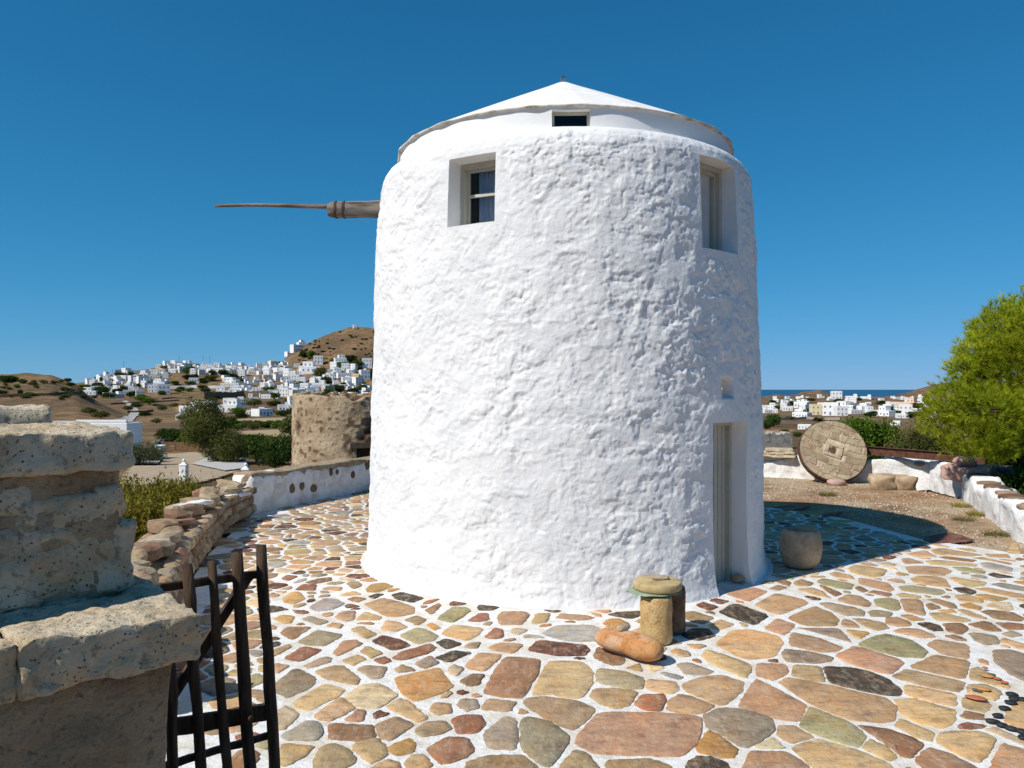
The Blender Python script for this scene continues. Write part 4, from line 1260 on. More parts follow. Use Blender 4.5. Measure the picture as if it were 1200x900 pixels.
# ------------------------------------------------------------------ wooden gate
def build_gate():
    A, B = np.array([-1.64, 3.50]), np.array([-1.22, 3.815])
    root = empty('wooden_gate', (A[0], A[1], 0))
    tag(root, 'low rustic gate of dark rough wooden stakes hung behind the stone gatepost', 'gate')
    def on(px): # depth of the gate plane under a pixel column
        dx = (px - 600) / F
        M2 = np.array([[dx, -(B - A)[0]], [1.0, -(B - A)[1]]])
        t, f = np.linalg.solve(M2, A)
        return t
    def L(px, py, off=0.0):
        d = on(px)
        p = at(px, py, d)
        nrm = np.array([GV[0], GV[1], 0]) * off
        return p + nrm - np.array([A[0], A[1], 0])
    ends = [((219, 662), (245, 1030), 0.026), ((248, 658), (275, 1025), 0.022), ((277.5, 648), (300, 1018), 0.031), ((306, 639), (329, 1010), 0.027), ((196, 700), (206, 1035), 0.028)]
    for i, (t, b, r) in enumerate(ends):
        a0, b0 = L(*t), L(*b)
        pts = [a0 + (b0 - a0) * f + np.array([random.uniform(-1, 1), random.uniform(-1, 1), 0]) * 0.004 * (0 < f < 1) for f in np.linspace(0, 1, 10)]
        rd = [r * random.uniform(0.9, 1.1) for _ in pts]; rd[0] = r * 0.93
        add('stake', *tube(pts, rd, 10, wob=0.14, seed=i), M['wood_dark'], root, True)
    def plank(p, q, hgt, off, nm):
        p, q = L(*p, off), L(*q, off)
        ax = (q - p); ln = np.linalg.norm(ax); ax /= ln
        nr = np.array([GV[0], GV[1], 0]); up = np.cross(nr, ax); up /= np.linalg.norm(up); nr = np.cross(ax, up)
        V, Fc = rough_block((ln, 0.03, hgt), 0.04, 0.008, 0.006, 9.0, int(p[2] * 50))
        V = (p + q) / 2 + np.outer(V[:, 0], ax) + np.outer(V[:, 1], nr) + np.outer(V[:, 2], up)
        return add(nm, V, Fc, M['wood_dark'], root, True)
    plank((190, 691), (309, 674), 0.043, 0.043, 'rail')
    plank((192, 858), (324, 836), 0.085, 0.043, 'rail')
    plank((192, 902), (324, 864), 0.034, 0.043, 'rail')
    plank((202, 832), (300, 676), 0.05, 0.073, 'brace')
    nl = L(289, 838, -0.035)
    add('bolt', *tube([nl, nl - np.array([GV[0], GV[1], 0]) * 0.02], 0.012, 8), M['iron'], root)
build_gate()

# ------------------------------------------------------------------ walls
def strip_wall(path, thick, height, res=0.1, amp=0.03, seed=0, topw=0.8, zbase=-0.15, top_amp=0.05):
    """low masonry wall: rounded section swept along a plan path (left side of the path is outside)"""
    path = np.array(path, float)
    seg = np.diff(path, axis=0); ln = np.hypot(seg[:, 0], seg[:, 1]); cum = np.concatenate([[0], np.cumsum(ln)])
    n = max(2, int(cum[-1] / res))
    s = np.linspace(0, cum[-1], n + 1)
    C = np.column_stack([np.interp(s, cum, path[:, 0]), np.interp(s, cum, path[:, 1])])
    T = np.gradient(C, axis=0); T /= np.hypot(T[:, 0], T[:, 1])[:, None]
    Nn = np.column_stack([-T[:, 1], T[:, 0]])
    h, w = height, thick / 2
    sec = [(-w, zbase)] + [(-w, z) for z in np.linspace(0.0, h * 0.86, 7)] + [(-w * 0.93, h * 0.95), (-w * topw, h)] + [(x, h * 1.01) for x in np.linspace(-w * topw * 0.6, w * topw * 0.6, 5)] + \
          [(w * topw, h), (w * 0.93, h * 0.95)] + [(w, z) for z in np.linspace(h * 0.86, 0.0, 7)] + [(w, zbase)]
    m = len(sec)
    V = []
    for i in range(n + 1):
        hh = 1 + top_amp * vnoise(np.array([[s[i] * 1.3, seed, 0]]), seed)[0] / max(h, 0.1)
        for (o, z) in sec:
            V.append((C[i, 0] + Nn[i, 0] * o, C[i, 1] + Nn[i, 1] * o, z * hh if z > 0 else z))
    V = np.array(V)
    D = np.column_stack([fbm(V * 4.0, seed + 1, 4, 0.6), fbm(V * 4.0, seed + 2, 4, 0.6), fbm(V * 4.0, seed + 3, 4, 0.6)]) * amp
    V = V + D
    Fc = [(i * m + k, i * m + k + 1, (i + 1) * m + k + 1, (i + 1) * m + k) for i in range(n) for k in range(m - 1)]
    Fc += [tuple(range(m))[::-1], tuple(n * m + k for k in range(m))]
    return V, [f[::-1] for f in Fc], C, Nn, s

# whitewashed wall with set pebbles, left of the mill
def pebble_wall():
    path = [(-5.02, 14.3), (-4.25, 15.9), (-3.5, 17.6), (-2.9, 18.9), (-2.2, 20.3)]
    V, Fc, C, Nn, s = strip_wall(path, 0.5, 0.66, 0.07, 0.025, 3)
    root = empty('pebbled_wall', (-4.8, 14.4, 0)); b = np.array([-4.8, 14.4, 0])
    tag(root, 'low whitewashed wall with dark stones set in its face, beside the ruined tower', 'wall')
    add('wall_body', V - b, Fc, M['whitewall'], root, True)
    # bare mud capping
    V2, F2, _, _, _ = strip_wall(path, 0.47, 0.16, 0.07, 0.03, 9, zbase=0.0)
    V2[:, 2] += 0.55
    add('capping', V2 - b, F2, M['mud'], root, True)
    side = -1
    for i, (px, py, w, h) in enumerate([(342, 572, 8, 13), (353, 569.5, 7, 12), (368, 572, 10, 12), (387, 553, 5, 12), (394, 553, 5, 8), (412.6, 556, 7, 11), (431, 545, 8, 14)]):
        # sight line against the inner face of the wall
        best = None
        dx = (px - 600) / F
        for k in range(len(C)):
            p = C[k] - Nn[k] * 0.25
            e = abs(p[0] - dx * p[1])
            if best is None or e < best[0]: best = (e, k, p)
        _, k, p = best
        d = p[1]
        V, Fc = rock((w * d / F * 1.25, 0.055, h * d / F * 0.85), 300 + i, 2, 0.1, 0.22)
        an = math.atan2(C[min(k + 1, len(C) - 1)][1] - C[k - 1][1], C[min(k + 1, len(C) - 1)][0] - C[k - 1][0])
        add('stone', rotz(V, an) + np.array([p[0], p[1], EYE - (py - 456) / F * d]) - b, Fc, M['setstone'], root, True)
M['setstone'] = mat('dark_set_stone', [(0.1, 0.07, 0.045), (0.2, 0.15, 0.1)], 6, 0.95, 0.5, 30, 0.01)
pebble_wall()

RUB = [(0.34, 0.26, 0.17), (0.4, 0.32, 0.22), (0.28, 0.2, 0.13), (0.36, 0.26, 0.18), (0.3, 0.25, 0.19), (0.42, 0.35, 0.25), (0.25, 0.15, 0.1)]
def rubble_wall():
    path = np.array([(-2.75, 5.2), (-3.45, 7.0), (-4.1, 9.0), (-4.55, 10.8), (-4.95, 12.6), (-5.05, 14.3)])
    b = np.array([-4.0, 9.0, 0])
    root = empty('rubble_wall', b)
    tag(root, 'tumbledown dry stone wall of loose tan blocks from gatepost to white wall', 'wall')
    V, Fc, C, Nn, s = strip_wall(path, 0.46, 0.46, 0.09, 0.05, 6)
    add('wall_core', V - b, Fc, M['mud'], root, True)
    rs = random.Random(5)
    L = s[-1]
    k = 0
    for side in (-1, 1):
        z = 0.0
        for course in range(3):
            h = rs.uniform(0.16, 0.22)
            x = rs.uniform(0, 0.15)
            while x < L - 0.1:
                w = rs.uniform(0.2, 0.48)
                i = min(len(s) - 1, int((x + w / 2) / L * (len(s) - 1)))
                an = math.atan2(-Nn[i][0], Nn[i][1])
                p = C[i] + Nn[i] * side * 0.20
                V, Fc = rock((w * 1.04, 0.24, h * 1.06), 400 + k, 2, 0.9, 0.16); k += 1
                V = rotz(V, an + rs.uniform(-.08, .08)) + np.array([p[0], p[1], z + h / 2])
                add('stone', V - b, Fc, M['rubble'], root, False, np.array(rs.choice(RUB)) * rs.uniform(.8, 1.2))
                x += w
            z += h * 0.92
    # loose blocks along the top
    x = 0.1
    while x < L - 0.2:
        w = rs.uniform(0.22, 0.55); h = rs.uniform(0.1, 0.24)
        i = min(len(s) - 1, int(x / L * (len(s) - 1)))
        p = C[i] + Nn[i] * rs.uniform(-0.12, 0.14)
        V, Fc = rock((w, rs.uniform(.2, .4), h), 700 + k, 2, 0.92, 0.16); k += 1
        tl = rs.uniform(-.2, .2)
        V = np.column_stack([V[:, 0], V[:, 1], V[:, 2] + V[:, 0] * tl])
        V = rotz(V, rs.uniform(0, 3.1)) + np.array([p[0], p[1], 0.50 + h / 2 + rs.uniform(-.02, .03)])
        add('stone', V - b, Fc, M['rubble'], root, False, np.array(rs.choice(RUB)) * rs.uniform(.85, 1.25))
        x += w * 0.72
    for (px, py) in ((222, 592), (272, 581)):
        p = at(px, py, 11.0 if px < 250 else 13.2)
        V, Fc = rough_block((0.75, 0.22, 0.07), 0.04, 0.02, 0.02, 6, 3)
        add('whitewash_patch', rotz(V, 1.25) + p - b, Fc, M['whitewall'], root, True)
rubble_wall()

def right_wall():
    path = [(7.85, 10.9), (7.98, 11.7), (8.5, 13.0), (9.58, 15.7), (10.3, 17.15), (10.35, 18.75), (8.9, 19.45), (7.4, 20.35), (6.6, 20.75), (5.0, 21.2), (3.0, 21.5)]
    V, Fc, C, Nn, s = strip_wall(path, 0.5, 0.46, 0.08, 0.07, 13, top_amp=0.12)
    b = np.array([10.0, 17.5, 0])
    root = empty('low_white_wall', b)
    tag(root, 'low uneven whitewashed garden wall around the gravel under the pine', 'wall')
    add('wall_body', V - b, Fc, M['whitewall'], root, True)
    rs = random.Random(8)
    L = s[-1]
    x = 0.3
    k = 0
    while x < 8.3:
        w = rs.uniform(0.3, 0.6)
        i = int(x / L * (len(s) - 1))
        V, Fc = rock((w, rs.uniform(.35, .5), 0.12), 900 + k, 2, 0.5, 0.2); k += 1
        an = math.atan2(-Nn[i][0], Nn[i][1])
        p = C[i]
        add('cap_stone', rotz(V, an + rs.uniform(-.3, .3)) + np.array([p[0], p[1], 0.46]) - b, Fc, M['rubble'], root, True, np.array(rs.choice(RUB)) * rs.uniform(.35, .9))
        x += w * 1.05
    x = 8.7
    while x < L - 0.2:
        w = rs.uniform(0.25, 0.5)
        i = int(x / L * (len(s) - 1))
        V, Fc = rock((w, rs.uniform(.25, .4), 0.14), 950 + k, 2, 0.6, 0.2); k += 1
        p = C[i] + Nn[i] * rs.uniform(-.1, .1)
        add('cap_stone', rotz(V, rs.uniform(0, 3)) + np.array([p[0], p[1], 0.47]) - b, Fc, M['rubble'], root, True, np.array(rs.choice(RUB)) * rs.uniform(.8, 1.2))
        x += w * rs.uniform(1.3, 3.0)
right_wall()

# ------------------------------------------------------------------ things in the courtyard
def courtyard():
    # two stub columns, a slate and a round slab with a pebble on it
    p = gp(769, 752)
    c = empty('stub_column', (p[0], p[1], 0)); tag(c, 'short porous yellow stone column stub carrying the round stone slab', 'column stub')
    prof = [(0.139, 0.012), (0.146, 0.03), (0.144, 0.15), (0.141, 0.22), (0.146, 0.3), (0.142, 0.40), (0.136, 0.425)]
    V, Fc = lathe(prof, 40); V = V * (1 + 0.02 * fbm(V * 9, 4, 3)[:, None] * np.array([1, 1, 0]))
    add('column_drum', V, Fc, M['porous'], c, True)
    q = np.array([1.51, 7.28, 0])
    V, Fc = lathe([(0.128, 0.012), (0.135, 0.04), (0.13, 0.2), (0.133, 0.38), (0.125, 0.435)], 36); V = V * (1 + 0.03 * fbm(V * 8, 14, 3)[:, None] * np.array([1, 1, 0]))
    o = add('stub_column', V, Fc, M['redstone'], None, True, loc=q); tag(o, 'dark reddish column stub standing behind the yellow one, against the mill side', 'column stub')
    V, Fc = rock((0.52, 0.4, 0.03), 6, 3, 0.35, 0.22)
    o = add('slate', rotz(V, 0.35), Fc, M['slate'], None, True, loc=(p[0] + 0.01, p[1] + 0.07, 0.447)); tag(o, 'thin green slate sandwiched between column stub and round slab', 'slate')
    prof = [(0.0, 0), (0.2, 0.0), (0.218, 0.004), (0.224, 0.014), (0.225, 0.036), (0.223, 0.058), (0.217, 0.068), (0.207, 0.072), (0.1, 0.074), (0.0, 0.074)]
    V, Fc = lathe(prof, 48, cap_bottom=False, cap_top=False)
    V = V + 0.004 * np.column_stack([fbm(V * 8, 1, 3), fbm(V * 8, 2, 3), fbm(V * 8, 3, 3)])
    disc = add('round_slab', V, Fc, M['disc'], None, True, loc=(p[0] + 0.03, p[1] + 0.10, 0.463)); tag(disc, 'flat round sandstone slab lying on the column stubs', 'stone slab')
    disc.rotation_euler = (0.02, -0.015, 0)
    V, Fc = rock((0.17, 0.1, 0.05), 11, 3, 0.2, 0.15)
    o = add('pebble', V, Fc, M['pebble'], None, True, loc=(p[0] + 0.06, p[1] + 0.12, 0.555)); tag(o, 'flat grey pebble lying on top of the round slab', 'pebble')
    # long orange boulder
    a, b = np.array([0.80, 6.86]), np.array([1.20, 6.33])
    ax = b - a; ln = np.hypot(*ax); ax /= ln
    nU, nS = 40, 28
    V, Fc = [], []
    for i in range(nU + 1):
        f = i / nU
        s = -0.5 * math.cos(math.pi * f)      # denser at the ends
        e = math.sqrt(max(0, 1 - (2 * s) ** 2))
        e = e ** 0.72
        tt = s + 0.5
        ry = (0.165 - 0.025 * tt) * (1.0 - 0.27 * math.exp(-((tt - 0.5) / 0.17) ** 2)) * e
        rz = (0.11 + 0.025 * tt) * (1 - 0.14 * math.exp(-((tt - 0.5) / 0.2) ** 2)) * e
        for k in range(nS):
            th = 2 * math.pi * k / nS
            z = math.sin(th)
            z = z if z > 0 else z * 0.85
            V.append(((s) * (ln + 0.0), ry * math.cos(th), rz * z))
        if i < nU:
            for k in range(nS): Fc.append((i * nS + k, (i + 1) * nS + k, (i + 1) * nS + (k + 1) % nS, i * nS + (k + 1) % nS))
    V = np.array(V); V = V * (1 + 0.07 * fbm(V * 6, 17, 3)[:, None])
    V[:, 1] += 0.03 * np.sin(V[:, 0] * 5)
    an = math.atan2(ax[1], ax[0])
    m = (a + b) / 2
    bo = add('orange_boulder', rotz(V, an), Fc, M['orange'], None, True, loc=(m[0], m[1], 0.112)); tag(bo, 'long smooth orange boulder lying in front of the column stubs', 'boulder')
    pp = at(736, 743, 6.68)
    V, Fc = rock((0.14, 0.08, 0.06), 21, 2, 0.3, 0.2)
    o = add('pebble', rotz(V, 0.5), Fc, M['pebble'], None, False, loc=(m[0] - 0.035, m[1] + 0.05, 0.235)); tag(o, 'small angular stone chip lying on the orange boulder', 'pebble')
    # carved stone mortar
    p = np.array([3.72, 9.9, 0.0])
    c = empty('stone_mortar', (p[0], p[1], 0.0)); tag(c, 'barrel shaped stone mortar with hollow top standing in the mill shadow', 'stone mortar')
    prof = [(0.0, 0.012), (0.16, 0.012), (0.2, 0.04), (0.242, 0.13), (0.264, 0.24), (0.262, 0.34), (0.238, 0.44), (0.216, 0.485), (0.2, 0.497), (0.17, 0.49), (0.15, 0.46), (0.12, 0.36), (0.06, 0.31), (0.0, 0.30)]
    V, Fc = lathe(prof, 48, cap_bottom=False, cap_top=False)
    V = V * (1 + 0.025 * fbm(V * 6, 3, 4)[:, None] * np.array([1, 1, 0.3]))
    add('bowl', V, Fc, M['mortar_stone'], c, True)
    p = gp(889, 683)
    V, Fc = rock((0.16, 0.12, 0.10), 31, 3, 0.0, 0.1)
    o = add('pebble', V, Fc, M['mortar_stone'], None, True, loc=(2.68, 9.10, 0.058)); tag(o, 'round brown pebble on the paving beside the door jamb', 'pebble')
    # boulder by the white wall
    p = gp(1046, 572)
    c = empty('grey_boulder', (p[0], p[1], -0.04)); tag(c, 'grey brown split boulder on the gravel beside the leaning millstone', 'boulder')
    V, Fc = rock((0.66, 0.5, 0.46), 41, 3, 0.55, 0.3, 2.2); add('boulder_piece', V + np.array([-0.22, 0, 0.17]), Fc, M['mortar_stone'], c, True)
    V, Fc = rock((0.6, 0.45, 0.42), 42, 3, 0.6, 0.32, 2.2); add('boulder_piece', V + np.array([0.22, -0.02, 0.16]), Fc, M['mortar_stone'], c, True)
    p = gp(977, 566)
    V, Fc = rock((0.5, 0.35, 0.2), 43, 2, 0.2, 0.2)
    o = add('flat_rock', V, Fc, M['pinkrock'], None, True, loc=(p[0], p[1] - 0.15, 0.03)); tag(o, 'flat reddish rock on the gravel at the foot of the millstone', 'rock')
    p = np.array([9.75, 16.75, 0.0])
    c = empty('pink_rock', p); tag(c, 'pale pink angular rock on the corner of the low white wall', 'rock')
    V, Fc = rough_block((0.95, 0.75, 0.34), 0.06, 0.08, 0.08, 2.5, 61); add('rock_body', rotz(V, -0.7) + np.array([0.25, 0.1, 0.46]), Fc, M['pinkrock'], c, True)
    V, Fc = rock((0.5, 0.4, 0.26), 62, 2, 0.5, 0.2); add('rock_top', V + np.array([0.22, 0.15, 0.70]), Fc, M['pinkrock'], c, False)
    # slabs stacked on the wall
    o = empty('slab_stack', (7.0, 20.3, 0.5)); tag(o, 'small pile of flat grey slabs lying on the white wall left of the millstone', 'slabs')
    for i in range(3):
        V, Fc = rough_block((1.0 - 0.15 * i, 0.45, 0.07), 0.06, 0.02, 0.03, 4, 80 + i)
        add('slab', rotz(V, -0.5 + 0.1 * i) + np.array([0.03 * i, 0, 0.05 + 0.075 * i]), Fc, M['tuff'], o, True)
courtyard()

# ------------------------------------------------------------------ millstone of iron-bound blocks
def millstone():
    R, T = 0.81, 0.2
    mx = Matrix.Translation(Vector((8.12, 19.42, 0.0)))
    root = empty('millstone', (8.07, 19.25, 0.0))
    tag(root, 'big round millstone of pieced stone blocks leaning against the white wall', 'millstone')
    nrm = Vector((-0.12, -0.99, 0)).normalized()
    tilt = math.radians(25)
    n = Vector((nrm.x * math.cos(tilt), nrm.y * math.cos(tilt), math.sin(tilt)))
    e1 = Vector((-nrm.y, nrm.x, 0)).normalized()          # across
    if e1.x < 0: e1 = -e1
    e2 = n.cross(e1); 
    if e2.z < 0: e2 = -e2
    root.location = (8.0, 18.95, -0.02)
    cen = e2 * (R + 0.01) + n * (T / 2) * 0.2
    B = np.array([e1[:], e2[:], n[:]])
    def put(V, Fc, nm, m, parent, col=None, smooth=False):
        return add(nm, V @ B + np.array(cen[:]), Fc, m, parent, smooth, col)
    rs = random.Random(3)
    # filler behind the joints
    hole = 0.095
    V, Fc = [], []
    sg = 64
    for r, z in ((hole, -T / 2), (R - 0.02, -T / 2), (R - 0.02, T / 2 - 0.014), (hole, T / 2 - 0.014)):
        for k in range(sg): V.append((r * math.cos(2 * math.pi * k / sg), r * math.sin(2 * math.pi * k / sg), z))
    Fc = [(i * sg + k, i * sg + (k + 1) % sg, ((i + 1) % 4) * sg + (k + 1) % sg, ((i + 1) % 4) * sg + k) for i in range(4) for k in range(sg)]
    put(np.array(V), Fc, 'filling', M['tuff'], root)
    pal = [(0.39, 0.33, 0.245), (0.35, 0.3, 0.225), (0.42, 0.365, 0.28), (0.32, 0.26, 0.19), (0.37, 0.29, 0.215), (0.41, 0.35, 0.25)]
    def sector(r0, r1, a0, a1, z0, z1, col, nm='block'):
        m = max(2, int((a1 - a0) / 0.13))
        g = 0.008
        out = []
        for r in (r0 + g, r1 - g):
            for k in range(m + 1):
                a = a0 + g / r + (a1 - a0 - 2 * g / r) * k / m
                out.append((r * math.cos(a), r * math.sin(a)))
        o = np.array(out); q = m + 1
        loop = list(range(q)) + list(range(2 * q - 1, q - 1, -1))
        c = o.mean(0)
        top = c + (o - c) * 0.96
        V = np.vstack([np.column_stack([o, np.full(len(o), z0)]), np.column_stack([o, np.full(len(o), z1 - 0.012)]), np.column_stack([top, np.full(len(o), z1)])])
        n0 = len(o); Fc = []
        for lay in (0, 1):
            for i in range(len(loop)):
                a, b = loop[i], loop[(i + 1) % len(loop)]
                Fc.append((lay * n0 + a, lay * n0 + b, (lay + 1) * n0 + b, (lay + 1) * n0 + a))
        Fc.append(tuple(2 * n0 + i for i in loop))
        V[:, 2] += rs.uniform(-.004, .006) * (V[:, 2] > 0)
        put(V, Fc, nm, M['millstone'], root, np.array(col) * rs.uniform(.85, 1.15))
    ca_, sa_ = math.cos(-0.35), math.sin(-0.35)
    circ = [(math.cos(2 * math.pi * k / 40), math.sin(2 * math.pi * k / 40)) for k in range(40)]
    y = -R
    while y < R:
        hgt = rs.uniform(0.12, 0.2)
        x = -R - rs.uniform(0, 0.2)
        while x < R:
            wd = rs.uniform(0.15, 0.34)
            jt = lambda: rs.uniform(-0.03, 0.03)
            q = [(x + jt(), y + jt() * .6), (x + wd + jt(), y + jt() * .6), (x + wd + jt(), y + hgt + jt() * .6), (x + jt(), y + hgt + jt() * .6)]
            x += wd
            # gentle bow of the courses
            q = [(a_, b_ + 0.10 * a_ * a_) for a_, b_ in q]
            q = [(a_ * ca_ - b_ * sa_, a_ * sa_ + b_ * ca_) for a_, b_ in q]
            for cx_, cy_ in circ:
                q = clip(q, np.array([-cx_, -cy_]), -(R - 0.012))
                if len(q) < 3: break
            if len(q) < 3: continue
            q = np.array(q)
            if poly_area(q) < 0: q = q[::-1]
            cc = q.mean(0)
            if abs(cc[0] * ca_ + cc[1] * sa_) < 0.25 and abs(-cc[0] * sa_ + cc[1] * ca_) < 0.2: continue
            q = inset(q, 0.0035)
            if q is None or len(q) < 3 or poly_area(q) < 0.0012: continue
            cc = q.mean(0); tp = cc + (q - cc) * 0.97
            zt = T / 2 + rs.uniform(-0.004, 0.006)
            m = len(q)
            V = np.vstack([np.column_stack([q, np.full(m, -T / 2)]), np.column_stack([q, np.full(m, zt - 0.012)]), np.column_stack([tp, np.full(m, zt)])])
            Fc = [(l * m + k, l * m + (k + 1) % m, (l + 1) * m + (k + 1) % m, (l + 1) * m + k) for l in (0, 1) for k in range(m)] + [tuple(2 * m + k for k in range(m))]
            put(V, Fc, 'block', M['millstone'], root, np.array(rs.choice(pal)) * rs.uniform(.92, 1.06))
        y += hgt
    for hx_, hy_, hw_, hh_ in ((-0.165, 0, 0.12, 0.22), (0.165, 0, 0.12, 0.22), (0, 0.14, 0.44, 0.09), (0, -0.14, 0.44, 0.09)):
        V, Fc = bbox_bevel((hx_, hy_, 0.008), (hw_, hh_ - 0.01, T + 0.02), 0.012)
        V = rotz(V, -0.35)
        put(V, Fc, 'hub_block', M['millstone'], root, np.array((0.5, 0.42, 0.33)))
    ring = []
    V = []
    for r, z in ((R, -T / 2 + 0.03), (R + 0.012, -T / 2 + 0.03), (R + 0.012, T / 2 - 0.03), (R, T / 2 - 0.03)):
        for k in range(sg): V.append((r * math.cos(2 * math.pi * k / sg), r * math.sin(2 * math.pi * k / sg), z))
    put(np.array(V), [(i * sg + k, i * sg + (k + 1) % sg, ((i + 1) % 4) * sg + (k + 1) % sg, ((i + 1) % 4) * sg + k) for i in range(4) for k in range(sg)], 'iron_hoop', M['iron'], root)
millstone()

def girder():
    a, b = np.array([8.85, 19.5, 0.66]), np.array([10.75, 17.45, 0.60])
    root = empty('iron_girder', a)
    tag(root, 'long rusty iron girder lying along the low white wall below the pine', 'girder')
    ax = b - a; ln = np.linalg.norm(ax); ax = ax / ln
    side = np.array([-ax[1], ax[0], 0]); side /= np.linalg.norm(side); up = np.cross(ax, side)
    if up[2] < 0: up = -up
    def bx(x0, x1, y, z, w, h, nm):
        V, Fc = rough_block((x1 - x0, w, h), 0.12, 0.004, 0.004, 3, 5)
        V = V + np.array([(x0 + x1) / 2, y, z])
        return add(nm, np.outer(V[:, 0], ax) + np.outer(V[:, 1], side) + np.outer(V[:, 2], up), Fc, M['iron'], root, True)
    bx(0, ln, 0, 0.1, 0.014, 0.19, 'web'); bx(0, ln, 0, 0.2, 0.11, 0.014, 'flange'); bx(0, ln, 0, 0.0, 0.11, 0.014, 'flange')
    # bent strap standing behind it
    o = empty('iron_bracket', (9.35, 19.35, 0.55)); tag(o, 'bent rusty iron strap standing up behind the girder', 'bracket')
    add('strap', *tube([(-0.12, 0, 0.05), (0.02, 0, 0.30), (0.16, 0, 0.42)], 0.02, 6), M['iron'], o)
    add('strap', *tube([(0.16, 0, 0.42), (0.27, 0, 0.40), (0.28, 0, 0.02)], 0.022, 6), M['iron'], o)
    o = empty('timber_blocks', (10.75, 17.3, 0.4)); tag(o, 'short weathered timber blocks at the end of the rusty girder', 'timber')
    for i, (dx, dy, dz, r) in enumerate([(0.15, -0.1, 0.12, -0.4), (0.05, -0.35, 0.1, -0.9)]):
        V, Fc = rough_block((0.55, 0.2, 0.16), 0.06, 0.02, 0.02, 5, 90 + i)
        add('block', rotz(V, r) + np.array([dx, dy, dz]), Fc, M['wood_grey'], o, True)
girder()

